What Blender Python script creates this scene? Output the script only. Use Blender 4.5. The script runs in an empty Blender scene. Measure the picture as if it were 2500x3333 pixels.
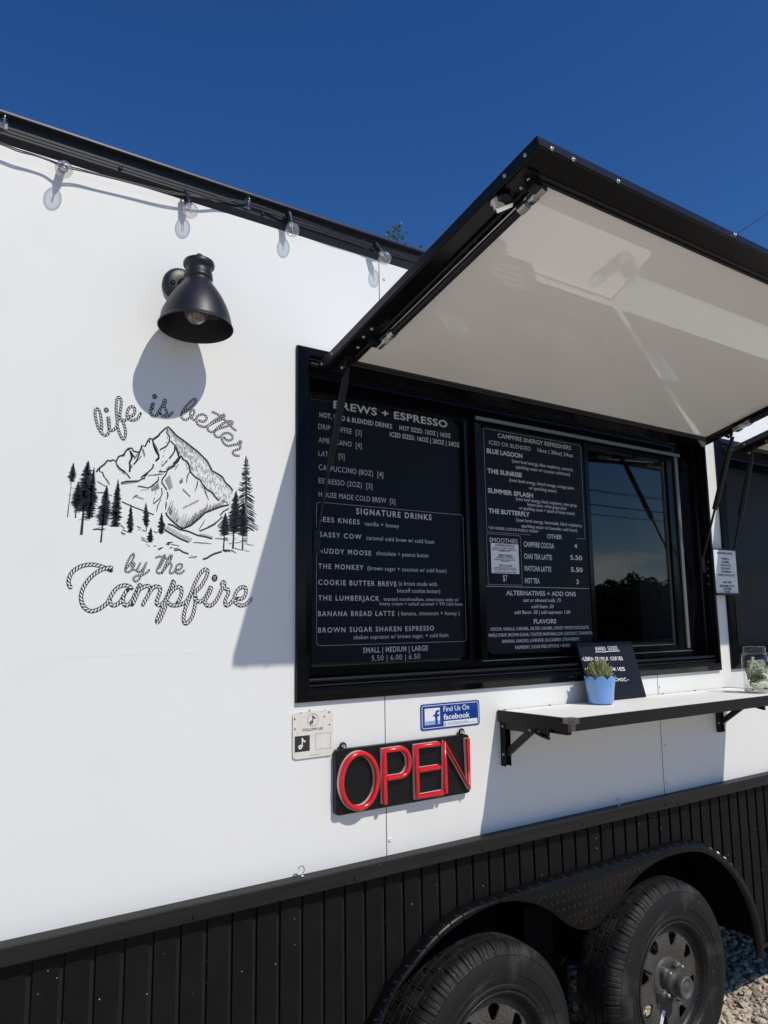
import bpy, bmesh, math, random
from math import sin, cos, pi, radians, sqrt, atan2, hypot
import numpy as np
from mathutils import Vector, Matrix
random.seed(7)
V = Vector
C = bpy.context.scene.collection
SC = bpy.context.scene

# ------------------------------------------------------------------ camera
H0 = 1.635                                    # eye height above the gravel, wall of the trailer is the plane y = 0
FPX = 2500.6                                  # focal length in pixels of the 2500 px wide photograph
CAM = V((0, -1.9, H0))
yaw, pit, rol = radians(34.910), radians(8.356), radians(-0.785)
fw = V((sin(yaw)*cos(pit), cos(yaw)*cos(pit), sin(pit)))
r0 = V((cos(yaw), -sin(yaw), 0)); u0 = r0.cross(fw)
rt = cos(rol)*r0 + sin(rol)*u0; up = -sin(rol)*r0 + cos(rol)*u0
cd = bpy.data.cameras.new('camera'); co = bpy.data.objects.new('camera', cd); C.objects.link(co)
cd.sensor_fit = 'HORIZONTAL'; cd.sensor_width = 36; cd.lens = 36*FPX/2500
cd.clip_start = 0.02; cd.clip_end = 5000
m = Matrix((rt, up, -fw)).transposed().to_4x4(); m.translation = CAM; co.matrix_world = m
SC.camera = co

# ------------------------------------------------------------------ sky and sun
SUN = V((0.262, -1.0, 1.15)).normalized()
EL = math.asin(SUN.z); ROT = atan2(SUN.x, SUN.y)
w = bpy.data.worlds.new('World'); SC.world = w; w.use_nodes = True
nt = w.node_tree; N = nt.nodes; L = nt.links
bg = N['Background']; bg.inputs['Strength'].default_value = 0.083
sky = N.new('ShaderNodeTexSky'); sky.sky_type = 'NISHITA'; sky.sun_disc = False
sky.sun_elevation = EL; sky.sun_rotation = ROT; sky.altitude = 600; sky.air_density = 1.0; sky.dust_density = 0.12; sky.ozone_density = 3.0
hs = N.new('ShaderNodeHueSaturation'); hs.inputs['Saturation'].default_value = 1.31; hs.inputs['Hue'].default_value = 0.511; hs.inputs['Value'].default_value = 1.20; L.new(sky.outputs[0], hs.inputs['Color'])
# a bank of clouds low over the horizon on the sun's side, as the window mirrors it
tc = N.new('ShaderNodeTexCoord'); sep = N.new('ShaderNodeSeparateXYZ'); L.new(tc.outputs['Generated'], sep.inputs[0])
nz = N.new('ShaderNodeTexNoise'); nz.inputs['Scale'].default_value = 5.0; nz.inputs['Detail'].default_value = 7
mp = N.new('ShaderNodeMapping'); mp.inputs['Scale'].default_value = (1, 1, 3.0); L.new(tc.outputs['Generated'], mp.inputs[0]); L.new(mp.outputs[0], nz.inputs['Vector'])
band = N.new('ShaderNodeMapRange'); band.inputs['From Min'].default_value = 0.125; band.inputs['From Max'].default_value = 0.085; L.new(sep.outputs['Z'], band.inputs['Value'])
cr = N.new('ShaderNodeMapRange'); cr.inputs['From Min'].default_value = 0.46; cr.inputs['From Max'].default_value = 0.60; L.new(nz.outputs['Fac'], cr.inputs['Value'])
mu = N.new('ShaderNodeMath'); mu.operation = 'MULTIPLY'; L.new(band.outputs[0], mu.inputs[0]); L.new(cr.outputs[0], mu.inputs[1])
mx = N.new('ShaderNodeMix'); mx.data_type = 'RGBA'; L.new(mu.outputs[0], mx.inputs['Factor']); L.new(hs.outputs[0], mx.inputs['A'])
mx.inputs['B'].default_value = (13.0, 13.4, 14.2, 1)
L.new(mx.outputs['Result'], bg.inputs['Color'])
sl = bpy.data.lights.new('sun', 'SUN'); sl.energy = 3.15; sl.angle = radians(0.53); sl.color = (1.0, 0.955, 0.86)
so = bpy.data.objects.new('sun', sl); C.objects.link(so); so.location = (3, -8, 12)
so.rotation_euler = SUN.to_track_quat('Z', 'Y').to_euler()
SC.view_settings.view_transform = 'Standard'; SC.view_settings.look = 'None'; SC.view_settings.gamma = 1
SC.view_settings.exposure = 0.0

# ------------------------------------------------------------------ photo pixel -> point on a real plane of the place
def ray(px, py): return fw + rt*((px-1250)/FPX) - up*((py-1666.5)/FPX)
def W(px, py, y=0.0):
    d = ray(px, py); return CAM + d*((y-CAM.y)/d.y)
def WX(px, py, x):
    d = ray(px, py); return CAM + d*((x-CAM.x)/d.x)
def WZ(px, py, z):
    d = ray(px, py); return CAM + d*((z-CAM.z)/d.z)
def WP(px, py, p, n):
    d = ray(px, py); return CAM + d*((p-CAM).dot(n)/d.dot(n))
def zm(s, ox, oy): return lambda x, y: (ox + x/s, oy + y/s)
zz = lambda r: r + H0

# ------------------------------------------------------------------ materials
def mat(name, col, rough=0.5, metal=0.0, coat=0.0, spec=0.5, var=None, bump=None, specks=None, dust=None, stretch=None, emit=None):
    m = bpy.data.materials.new(name); m.use_nodes = True
    n = m.node_tree.nodes; l = m.node_tree.links; b = n['Principled BSDF']
    b.inputs['Base Color'].default_value = (*col, 1); b.inputs['Roughness'].default_value = rough
    b.inputs['Metallic'].default_value = metal; b.inputs['Coat Weight'].default_value = coat; b.inputs['Coat Roughness'].default_value = 0.008
    b.inputs['Specular IOR Level'].default_value = spec
    tcn = n.new('ShaderNodeTexCoord'); vec = tcn.outputs['Object']
    if stretch:
        mp = n.new('ShaderNodeMapping'); mp.inputs['Scale'].default_value = stretch; l.new(vec, mp.inputs[0]); vec = mp.outputs[0]
    color = None
    def mixin(fac, colr, prev):
        mxn = n.new('ShaderNodeMix'); mxn.data_type = 'RGBA'; l.new(fac, mxn.inputs['Factor'])
        if prev is None: mxn.inputs['A'].default_value = (*col, 1)
        else: l.new(prev, mxn.inputs['A'])
        mxn.inputs['B'].default_value = (*colr, 1); return mxn.outputs['Result']
    def noise(scale, detail, lo, hi):
        t = n.new('ShaderNodeTexNoise'); t.inputs['Scale'].default_value = scale; t.inputs['Detail'].default_value = detail; l.new(vec, t.inputs['Vector'])
        r = n.new('ShaderNodeMapRange'); r.inputs['From Min'].default_value = lo; r.inputs['From Max'].default_value = hi; l.new(t.outputs['Fac'], r.inputs['Value'])
        return r.outputs[0]
    if var: color = mixin(noise(var[0], 5, 0.35, 0.65), var[1], color)
    if dust: color = mixin(noise(dust[0], 8, dust[2], dust[3]), dust[1], color)
    if specks:                                        # scattered specks of dust and stone chips
        t = n.new('ShaderNodeTexVoronoi'); t.inputs['Scale'].default_value = specks[0]; l.new(tcn.outputs['Object'], t.inputs['Vector'])
        a = n.new('ShaderNodeMapRange'); a.inputs['From Min'].default_value = specks[2]; a.inputs['From Max'].default_value = specks[2]*0.6; l.new(t.outputs['Distance'], a.inputs['Value'])
        s = n.new('ShaderNodeSeparateColor'); l.new(t.outputs['Color'], s.inputs[0])
        g = n.new('ShaderNodeMath'); g.operation = 'GREATER_THAN'; g.inputs[1].default_value = specks[3]; l.new(s.outputs[0], g.inputs[0])
        k = n.new('ShaderNodeMath'); k.operation = 'MULTIPLY'; l.new(a.outputs[0], k.inputs[0]); l.new(g.outputs[0], k.inputs[1])
        color = mixin(k.outputs[0], specks[1], color)
    if color is not None: l.new(color, b.inputs['Base Color'])
    if bump:
        t = n.new('ShaderNodeTexNoise'); t.inputs['Scale'].default_value = bump[0]; t.inputs['Detail'].default_value = 4; l.new(vec, t.inputs['Vector'])
        bn = n.new('ShaderNodeBump'); bn.inputs['Strength'].default_value = bump[1]; bn.inputs['Distance'].default_value = bump[2] if len(bump) > 2 else 0.002
        l.new(t.outputs['Fac'], bn.inputs['Height']); l.new(bn.outputs[0], b.inputs['Normal'])
    return m
def glass(name, tint, ior=1.5, rough=0.0, boost=1.0, power=5):
    m = bpy.data.materials.new(name); m.use_nodes = True
    n = m.node_tree.nodes; l = m.node_tree.links; n.remove(n['Principled BSDF']); out = n['Material Output']
    t = n.new('ShaderNodeBsdfTransparent'); t.inputs[0].default_value = (*tint, 1)
    g = n.new('ShaderNodeBsdfGlossy'); g.inputs['Roughness'].default_value = rough
    f = n.new('ShaderNodeLayerWeight'); f.inputs['Blend'].default_value = .5; f0 = ((ior-1)/(ior+1))**2*boost
    q = n.new('ShaderNodeMath'); q.operation = 'POWER'; q.inputs[1].default_value = power; l.new(f.outputs['Facing'], q.inputs[0])
    k = n.new('ShaderNodeMath'); k.operation = 'MULTIPLY_ADD'; k.use_clamp = True; k.inputs[1].default_value = 1-f0; k.inputs[2].default_value = f0; l.new(q.outputs[0], k.inputs[0])
    x = n.new('ShaderNodeMixShader'); l.new(k.outputs[0], x.inputs[0]); l.new(t.outputs[0], x.inputs[1]); l.new(g.outputs[0], x.inputs[2]); l.new(x.outputs[0], out.inputs[0])
    return m
M = {}
M['wall'] = mat('white_enamel_panel', (.815, .808, .775), .42, spec=.35, var=(1.3, (.79, .785, .757)), dust=(3.5, (.755, .745, .71), .55, .95), bump=(2.2, .3, .004))
M['decal'] = mat('white_vinyl', (.80, .795, .770), .45, spec=.35, bump=(6, .15, .002))
M['ink'] = mat('black_vinyl_ink', (.010, .013, .020), .45)
M['white_ink'] = mat('white_vinyl_ink', (.80, .795, .770), .45, spec=.35)
M['gloss_black'] = mat('gloss_black_aluminium', (.0032, .0035, .0048), .14, spec=.16, bump=(40, .03, .001))
M['satin_black'] = mat('satin_black_metal', (.0065, .0065, .008), .36, spec=.3, bump=(300, .08, .0005))
M['rail_black'] = mat('black_anodised_rail', (.026, .028, .036), .40, spec=.25, var=(9, (.018, .020, .026)), bump=(60, .05, .001), stretch=(.2, 1, 1))
M['lamp_black'] = mat('powder_coated_black', (.012, .012, .0155), .42, spec=.5, bump=(900, .15, .0004))
M['rubber'] = mat('black_rubber', (.006, .006, .006), .6, spec=.25)
M['skirt'] = mat('black_plank_cladding', (.0050, .0046, .0046), .6, spec=.14, specks=(55, (.42, .41, .40), .10, .83), bump=(160, .2, .0006), var=(18, (.0072, .0068, .0068)), dust=(7, (.010, .0095, .009), .5, .8))
M['skirt_dark'] = mat('black_backing_board', (.003, .003, .003), .8)
M['ledge'] = mat('dark_grained_ledge', (.0105, .0095, .009), .5, spec=.25, bump=(120, .5, .0012), stretch=(.06, 1, 1), var=(60, (.017, .0155, .015)), specks=(30, (.3, .29, .28), .05, .9))
M['hatch_white'] = mat('white_glossy_laminate', (.93, .925, .905), .3, coat=1.0)
M['hatch_outer'] = mat('white_hatch_skin', (.79, .79, .79), .35)
M['steel'] = mat('brushed_steel', (.42, .41, .39), .32, metal=1.0, bump=(200, .1, .0005))
M['chrome'] = mat('chrome', (.75, .75, .73), .1, metal=1.0)
M['dull_alu'] = mat('dull_aluminium_strip', (.28, .28, .28), .45, metal=.8)
M['menu'] = mat('dark_navy_menu_film', (.0032, .0042, .0082), .42, spec=.16)
M['menu_text'] = mat('pale_grey_lettering', (.56, .56, .58), .5)
M['paper'] = mat('white_paper', (.72, .73, .76), .6)
M['glass'] = glass('tinted_window_glass', (.50, .52, .52), 1.52, 0.0, 1.5)
M['bulb'] = glass('clear_bulb_glass', (.90, .91, .92), 1.6, 0.04, 1.6, 2.2)
def whiten_glass(m, f):                                          # white mixed into clear glass, standing in for its bright highlights
    n = m.node_tree.nodes; l = m.node_tree.links; out = n['Material Output']; src = out.inputs[0].links[0].from_socket
    d = n.new('ShaderNodeBsdfDiffuse'); d.inputs[0].default_value = (.9, .9, .9, 1); x = n.new('ShaderNodeMixShader'); x.inputs[0].default_value = f
    l.new(src, x.inputs[1]); l.new(d.outputs[0], x.inputs[2]); l.new(x.outputs[0], out.inputs[0]); return m
whiten_glass(M['bulb'], .09)
M['jar'] = glass('clear_jar_glass', (.93, .95, .93), 1.45, 0.02, 1.8, 2.6)
M['clear'] = glass('clear_plastic', (.80, .82, .82), 1.6, 0.22, 4.0)
M['filament'] = mat('amber_filament', (.75, .36, .08), .5)
M['red'] = mat('red_acrylic', (.68, .004, .010), .22, coat=.6)
M['sign_side'] = mat('cream_acrylic_edge', (.70, .66, .60), .35)
M['sign_back'] = mat('black_sign_plastic', (.0065, .0065, .0075), .36, spec=.3, bump=(500, .1, .0004))
M['cream'] = mat('cream_sign_plastic', (.76, .73, .66), .4, var=(40, (.72, .69, .62)))
M['blue_sign'] = mat('royal_blue_print', (.004, .045, .26), .3)
M['white_print'] = mat('white_print', (.78, .79, .80), .4)
M['pale_blue'] = mat('pale_blue_print', (.30, .40, .66), .4)
M['dot_red'] = mat('pink_red_print', (.62, .05, .12), .5)
M['dot_teal'] = mat('teal_print', (.20, .55, .48), .5)
M['dark_print'] = mat('dark_brown_print', (.03, .025, .02), .5)
M['shelf_top'] = mat('white_shelf_laminate', (.92, .91, .885), .6, spec=.2)
M['shelf_black'] = mat('black_shelf_edging', (.0085, .0082, .008), .42, spec=.3, bump=(60, .05, .001))
M['chalk_board'] = mat('dark_chalkboard', (.0065, .0095, .018), .5, spec=.2, var=(9, (.010, .013, .022)))
M['chalk'] = mat('white_chalk_ink', (.82, .82, .82), .7)
M['pot'] = mat('blue_glazed_ceramic', (.15, .33, .66), .2, coat=.7, bump=(14, .05, .003))
M['soil'] = mat('potting_soil', (.03, .02, .013), .9, bump=(80, .8, .004))
M['succulent'] = mat('fleshy_green_leaves', (.165, .205, .075), .45, var=(60, (.26, .25, .11)))
M['note_green'] = mat('greenish_banknote', (.34, .37, .25), .7, dust=(120, (.07, .10, .06), .48, .56))
M['note_cream'] = mat('cream_banknote_edge', (.62, .57, .42), .7, dust=(90, (.22, .25, .16), .5, .62))
M['tyre'] = mat('dusty_black_tyre', (.0085, .0082, .008), .62, spec=.32, dust=(9, (.075, .070, .060), .54, .86), specks=(110, (.34, .32, .28), .15, .88), bump=(220, .2, .0008))
M['rim'] = mat('dusty_black_steel_rim', (.028, .026, .024), .5, spec=.35, dust=(380, (.13, .117, .10), .40, .68), specks=(170, (.42, .39, .34), .2, .84), bump=(300, .35, .0008))
M['rim_dark'] = mat('black_painted_rim', (.010, .0095, .009), .42, spec=.3, dust=(200, (.055, .05, .043), .48, .8), specks=(170, (.35, .33, .29), .15, .88), bump=(200, .1, .0006))
M['hub'] = mat('worn_grey_hub', (.085, .085, .08), .5, metal=.2, dust=(40, (.17, .16, .14), .5, .75))
M['lug'] = mat('zinc_lug_nut', (.46, .44, .40), .38, metal=.8, dust=(80, (.2, .18, .15), .5, .7))
M['fender'] = mat('black_diamond_plate', (.0035, .0036, .0044), .34, spec=.2, specks=(60, (.30, .29, .28), .06, .93), bump=(90, .06, .001))
M['underbody'] = mat('black_underbody', (.003, .003, .003), .8, spec=.15)
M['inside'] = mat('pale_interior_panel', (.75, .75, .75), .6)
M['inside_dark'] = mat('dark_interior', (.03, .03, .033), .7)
M['mesh_grey'] = mat('grey_insect_screen', (.020, .019, .019), .8)
M['cable'] = mat('black_rubber_cable', (.008, .008, .009), .35)
M['bark'] = mat('brown_bark', (.09, .07, .05), .9, bump=(14, .9, .03))
M['leaf'] = mat('green_leaves', (.075, .115, .022), .5, var=(1.5, (.045, .085, .016)))
M['far_leaf'] = mat('dark_green_foliage', (.030, .055, .014), .7, var=(.25, (.055, .075, .020)))
M['wood_pole'] = mat('weathered_pole_wood', (.11, .085, .06), .9, bump=(20, .6, .01))

M['hatch_white'].node_tree.nodes['Principled BSDF'].inputs['Coat IOR'].default_value = 1.75
# gravel: base colours per stone
def gravel_mat(name, island):
    m = bpy.data.materials.new(name); m.use_nodes = True
    n = m.node_tree.nodes; l = m.node_tree.links; b = n['Principled BSDF']; b.inputs['Roughness'].default_value = .85; b.inputs['Specular IOR Level'].default_value = .25
    ramp = n.new('ShaderNodeValToRGB'); e = ramp.color_ramp.elements
    e[0].position = 0; e[0].color = (.30, .255, .205, 1); e[1].position = 1; e[1].color = (.76, .67, .52, 1)
    for p, c in ((.3, (.46, .39, .31, 1)), (.55, (.64, .54, .40, 1)), (.8, (.54, .48, .40, 1))): q = e.new(p); q.color = c
    if island:
        g = n.new('ShaderNodeNewGeometry'); l.new(g.outputs['Random Per Island'], ramp.inputs[0])
        t = n.new('ShaderNodeTexNoise'); t.inputs['Scale'].default_value = 140; t2 = n.new('ShaderNodeTexCoord'); l.new(t2.outputs['Object'], t.inputs['Vector'])
    else:
        tcn = n.new('ShaderNodeTexCoord'); v = n.new('ShaderNodeTexVoronoi'); v.inputs['Scale'].default_value = 38; l.new(tcn.outputs['Object'], v.inputs['Vector'])
        s = n.new('ShaderNodeSeparateColor'); l.new(v.outputs['Color'], s.inputs[0]); l.new(s.outputs[0], ramp.inputs[0]); t = v
    l.new(ramp.outputs[0], b.inputs['Base Color'])
    bn = n.new('ShaderNodeBump'); bn.inputs['Strength'].default_value = .6; bn.inputs['Distance'].default_value = .004 if island else .012; bn.invert = not island
    l.new(t.outputs['Fac'] if island else v.outputs['Distance'], bn.inputs['Height']); l.new(bn.outputs[0], b.inputs['Normal'])
    return m
M['gravel'] = gravel_mat('crushed_limestone_gravel', False); M['stone'] = gravel_mat('limestone_chips', True)

# ------------------------------------------------------------------ object helpers
def tag(o, label=None, cat=None, group=None, kind=None):
    if label: o['label'] = label
    if cat: o['category'] = cat
    if group: o['group'] = group
    if kind: o['kind'] = kind
    return o
def empty(name, loc, label=None, cat=None, group=None, parent=None):
    o = bpy.data.objects.new(name, None); C.objects.link(o); o.empty_display_size = .1
    o.location = V(loc) - (origin(parent) if parent else V((0, 0, 0)))
    if parent: o.parent = parent
    return tag(o, label, cat, group)
def origin(o):
    p = V((0, 0, 0))
    while o is not None: p = p + o.location; o = o.parent
    return p
def copy_tree(o, parent=None, off=None, label=None, group=None):
    c = o.copy(); C.objects.link(c); c.parent = parent
    if off is not None: c.location = o.location + V(off)
    if label: c['label'] = label
    if group: c['group'] = group
    for ch in list(o.children): copy_tree(ch, c)
    return c
class MB:
    def __init__(s): s.v = []; s.f = []; s.sm = []
    def add(s, vs, fs, smooth=False):
        k = len(s.v); s.v += [tuple(p) for p in vs]; s.f += [tuple(i+k for i in f) for f in fs]; s.sm += [smooth]*len(fs); return s
    def box(s, a, b, c=0.0):
        x0, y0, z0 = [min(p, q) for p, q in zip(a, b)]; x1, y1, z1 = [max(p, q) for p, q in zip(a, b)]
        if c <= 0:
            vs = [(x, y, z) for x in (x0, x1) for y in (y0, y1) for z in (z0, z1)]
            return s.add(vs, [(0,1,3,2),(4,6,7,5),(0,4,5,1),(2,3,7,6),(0,2,6,4),(1,5,7,3)])
        bm = bmesh.new(); bmesh.ops.create_cube(bm, size=1)
        for v in bm.verts: v.co = V(((x0+x1)/2+v.co.x*(x1-x0), (y0+y1)/2+v.co.y*(y1-y0), (z0+z1)/2+v.co.z*(z1-z0)))
        bmesh.ops.bevel(bm, geom=bm.edges[:], offset=c, segments=2, affect='EDGES', profile=.6)
        return s.bm(bm)
    def bm(s, bm):
        bm.verts.index_update(); s.add([v.co[:] for v in bm.verts], [[v.index for v in f.verts] for f in bm.faces]); bm.free(); return s
    def quad(s, a, b, c, d): return s.add([a, b, c, d], [(0,1,2,3)])
    def frame8(s, P):  # eight corners: bottom loop, top loop
        return s.add(P, [(3,2,1,0),(4,5,6,7),(0,1,5,4),(1,2,6,5),(2,3,7,6),(3,0,4,7)])
    def tube(s, pts, r, seg=10, caps=True, smooth=True):
        pts = [V(p) for p in pts]; n = len(pts); rs = r if isinstance(r, (list, tuple)) else [r]*n
        rings = []; ref = None
        for i, p in enumerate(pts):
            t = (pts[min(i+1, n-1)] - pts[max(i-1, 0)]).normalized()
            if ref is None: ref = V((0,0,1)) if abs(t.z) < .9 else V((1,0,0))
            a = (ref - t*ref.dot(t)).normalized(); b = t.cross(a); ref = a
            rings += [p + (a*cos(2*pi*k/seg) + b*sin(2*pi*k/seg))*rs[i] for k in range(seg)]
        fs = [(i*seg+k, i*seg+(k+1) % seg, (i+1)*seg+(k+1) % seg, (i+1)*seg+k) for i in range(n-1) for k in range(seg)]
        s.add(rings, fs, smooth)
        if caps: s.add(rings[:seg], [tuple(range(seg))[::-1]]); s.add(rings[-seg:], [tuple(range(seg))])
        return s
    def lathe(s, prof, o, axis=(0,0,1), seg=32, smooth=True, rfun=None, a0=0.0):
        o = V(o); ax = V(axis).normalized(); e1 = V((1,0,0)) if abs(ax.x) < .9 else V((0,0,1))
        e1 = (e1 - ax*e1.dot(ax)).normalized(); e2 = ax.cross(e1); vs = []
        for j, (r, h) in enumerate(prof):
            for k in range(seg):
                a = a0 + 2*pi*k/seg; rr = rfun(j, k, r) if rfun else r
                vs.append(o + ax*h + (e1*cos(a) + e2*sin(a))*rr)
        fs = [(j*seg+k, j*seg+(k+1) % seg, (j+1)*seg+(k+1) % seg, (j+1)*seg+k) for j in range(len(prof)-1) for k in range(seg)]
        return s.add(vs, fs, smooth)
    def sphere(s, o, r, seg=20, rings=12, sc=(1,1,1)):
        o = V(o); vs = []; 
        for j in range(rings+1):
            t = pi*j/rings
            for k in range(seg): vs.append(o + V((r*sin(t)*cos(2*pi*k/seg)*sc[0], r*sin(t)*sin(2*pi*k/seg)*sc[1], r*cos(t)*sc[2])))
        return s.add(vs, [(j*seg+k, (j+1)*seg+k, (j+1)*seg+(k+1) % seg, j*seg+(k+1) % seg) for j in range(rings) for k in range(seg)], True)
    def ribbon(s, pts, wd, y=None):
        pts = [V(p) for p in pts]; n = len(pts); L_, R_ = [], []
        for i, p in enumerate(pts):
            t = pts[min(i+1, n-1)] - pts[max(i-1, 0)]; t.y = 0
            if t.length < 1e-9: t = V((1,0,0))
            t.normalize(); q = V((-t.z, 0, t.x)); ww = wd[i] if isinstance(wd, list) else wd
            L_.append(p + q*ww/2); R_.append(p - q*ww/2)
        return s.add(L_ + R_, [(i, i+1, n+i+1, n+i) for i in range(n-1)])
    def prism(s, poly, y0, y1):       # (x, z) outline given a thickness along y
        n = len(poly); vs = [(x, y0, z) for x, z in poly] + [(x, y1, z) for x, z in poly]
        return s.add(vs, [tuple(range(n)), tuple(range(n, 2*n))[::-1]] + [(i, i+n, (i+1) % n + n, (i+1) % n) for i in range(n)])
    def build(s, name, m, parent=None, bevel=0, seg=2, label=None):
        me = bpy.data.meshes.new(name); o_ = origin(parent) if parent else V((0,0,0))
        me.from_pydata([(p[0]-o_.x, p[1]-o_.y, p[2]-o_.z) for p in s.v], [], s.f); me.polygons.foreach_set('use_smooth', s.sm)
        me.materials.append(m); me.update()
        bm = bmesh.new(); bm.from_mesh(me); bmesh.ops.recalc_face_normals(bm, faces=bm.faces[:]); bm.to_mesh(me); bm.free()
        ob = bpy.data.objects.new(name, me); C.objects.link(ob)
        if parent: ob.parent = parent
        if bevel: b = ob.modifiers.new('bevel', 'BEVEL'); b.width = bevel; b.segments = seg; b.limit_method = 'ANGLE'
        if label: ob['label'] = label
        return ob
def rounded(x0, z0, x1, z1, r, n=5):
    out = []
    for cx, cz, a in ((x1-r, z1-r, 0), (x0+r, z1-r, 90), (x0+r, z0+r, 180), (x1-r, z0+r, 270)):
        for k in range(n+1): t = radians(a + 90*k/n); out.append((cx + r*cos(t), cz + r*sin(t)))
    return out
def spline(pts, step=4.0):
    P = [V((p[0], p[1], 0)) for p in pts]; out = []
    P = [P[0]*2 - P[1]] + P + [P[-1]*2 - P[-2]]
    for i in range(1, len(P)-2):
        n = max(2, int((P[i+1]-P[i]).length/step))
        for k in range(n):
            t = k/n; a, b, c, d = P[i-1], P[i], P[i+1], P[i+2]
            out.append(.5*((2*b) + (c-a)*t + (2*a-5*b+4*c-d)*t*t + (3*b-a-3*c+d)*t*t*t))
    out.append(P[-2]); return [(q.x, q.y) for q in out]
# lettering: a font outline turned into mesh, fitted between two ends of its base line
_capH = {}
def glyphs(txt, weight=0.0, shear=0.0, spacing=1.0):
    cu = bpy.data.curves.new('t', 'FONT'); cu.body = txt; cu.resolution_u = 3; cu.offset = weight; cu.shear = shear; cu.space_character = spacing; cu.fill_mode = 'FRONT'
    ob = bpy.data.objects.new('t', cu); C.objects.link(ob); dg = bpy.context.evaluated_depsgraph_get()
    me = bpy.data.meshes.new_from_object(ob.evaluated_get(dg)); vs = [v.co.copy() for v in me.vertices]; fs = [tuple(p.vertices) for p in me.polygons]
    bpy.data.objects.remove(ob); bpy.data.curves.remove(cu); bpy.data.meshes.remove(me); return vs, fs
def text(mb, txt, x0, x1, z, cap, y, weight=0.0, shear=0.0, spacing=1.0, jitter=0):
    if weight not in _capH:
        v, _ = glyphs('H', weight); _capH[weight] = max(p.y for p in v) - min(0, min(p.y for p in v))
    vs, fs = glyphs(txt, weight, shear, spacing)
    if not vs: return
    a = min(p.x for p in vs); b = max(p.x for p in vs); sx = (x1-x0)/max(b-a, 1e-6); sz = cap/_capH[weight]
    mb.add([(x0 + (p.x-a)*sx, y, z + p.y*sz + (jitter*sin((p.x-a)*9) if jitter else 0)) for p in vs], fs)
def ptext(mb, tf, txt, bl, br, cap, y, weight=0.0, shear=0.0, spacing=1.0, jitter=0, at=None):
    at = at or W; p = at(*tf(*bl), y); q = at(*tf(*br), y); t = at(*tf(bl[0], bl[1]-cap), y)
    text(mb, txt, p.x, q.x, p.z, t.z-p.z, y, weight, shear, spacing, jitter)
_screw = {}
def screw(parent, pos, nrm, m, r=.0045, name='screw'):
    key = (round(r, 4), m.name, tuple(round(c, 2) for c in nrm))
    if key not in _screw:
        b = MB(); b.lathe([(r, 0), (r, r*.25), (r*.75, r*.6), (r*.42, r*.72), (r*.38, r*.40), (0, r*.40)], (0,0,0), nrm, 14)
        o = b.build(name, m); _screw[key] = o.data; bpy.data.objects.remove(o)
    o = bpy.data.objects.new(name, _screw[key]); C.objects.link(o); o.parent = parent; o.location = V(pos) - origin(parent); return o

# ================================================================== the trailer
XL, XR, DEP = -2.6, 5.7, 2.35
WX0, WX1, WZ0, WZ1 = 1.0217, 3.036, zz(-.207), zz(.8075)      # outer edge of the serving window frame
DX2 = 2.1                                                      # the next window along
trailer = empty('food_trailer', (1.6, 1.1, 0), 'white food trailer with black plank skirt, black trim and open serving hatches', 'food trailer')
FR = .032
ZTOP, ZWB = zz(1.16), zz(-.80)
b = MB()
holes = [(WX0+FR+.004, WX1-FR-.004), (WX0+DX2+FR+.004, WX1+DX2-FR-.004)]
hz0, hz1 = WZ0+FR+.004, WZ1-FR-.004
xs = [XL] + [v for h in holes for v in h] + [XR]
for i in range(5):
    x0, x1 = xs[i], xs[i+1]
    if i % 2 == 0: b.quad((x0,0,ZWB), (x1,0,ZWB), (x1,0,ZTOP), (x0,0,ZTOP))
    else:
        b.quad((x0,0,ZWB), (x1,0,ZWB), (x1,0,hz0), (x0,0,hz0)); b.quad((x0,0,hz1), (x1,0,hz1), (x1,0,ZTOP), (x0,0,ZTOP))
b.quad((XL,0,zz(-1.3)), (XL,DEP,zz(-1.3)), (XL,DEP,ZTOP), (XL,0,ZTOP)); b.quad((XR,0,zz(-1.3)), (XR,DEP,zz(-1.3)), (XR,DEP,ZTOP), (XR,0,ZTOP))
b.quad((XL,DEP,zz(-1.3)), (XR,DEP,zz(-1.3)), (XR,DEP,ZTOP), (XL,DEP,ZTOP))
b.build('wall', M['wall'], trailer)
# panel joints: narrow dark gaps covered by a butt line 1.5 mm wide
for px, zs in ((1255, ((zz(-.66), WZ0), (WZ1, ZTOP))), (2157, ((zz(-.66), WZ0),))):
    x = W(px, 2480).x
    for z0, z1 in zs: MB().box((x-.0011, -.0006, z0), (x+.0011, .002, z1)).build('panel_joint', M['skirt_dark'], trailer)
for px, py in ((1269,2733), (2165,2427), (2171,2549), (1250,908), (2147,2235)): screw(trailer, W(px, py), (0,-1,0), M['wall'], .006)
b = MB(); b.box((XL, 0, ZTOP), (XR, DEP, ZTOP+.02)); b.build('roof', M['wall'], trailer)
# roof rail: a flat face with ribs, a small overhanging cap and a bevel back to the wall
rp = [(0, zz(1.152)), (-.013, zz(1.168)), (-.013, zz(1.1745)), (-.0145, zz(1.175)), (-.0145, zz(1.1765)), (-.013, zz(1.177)), (-.013, zz(1.1835)), (-.0145, zz(1.184)), (-.0145, zz(1.1855)), (-.013, zz(1.186)),
      (-.013, zz(1.2005)), (-.0145, zz(1.201)), (-.0145, zz(1.2025)), (-.013, zz(1.203)), (-.013, zz(1.211)), (-.030, zz(1.211)), (-.031, zz(1.213)), (-.030, zz(1.2185)), (-.020, zz(1.222)), (.03, zz(1.222)), (.03, zz(1.152))]
b = MB(); n = len(rp); b.add([(x, y, z) for x in (XL, XR) for y, z in rp], [(i, (i+1) % n, n+(i+1) % n, n+i) for i in range(n)])
b.build('roof_rail', M['rail_black'], trailer)
for px, py in ((392,546), (855,694), (1180,780), (1700,960)):
    screw(trailer, W(px, py, -.0145), (0,-1,0), M['satin_black'], .0055)
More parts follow.
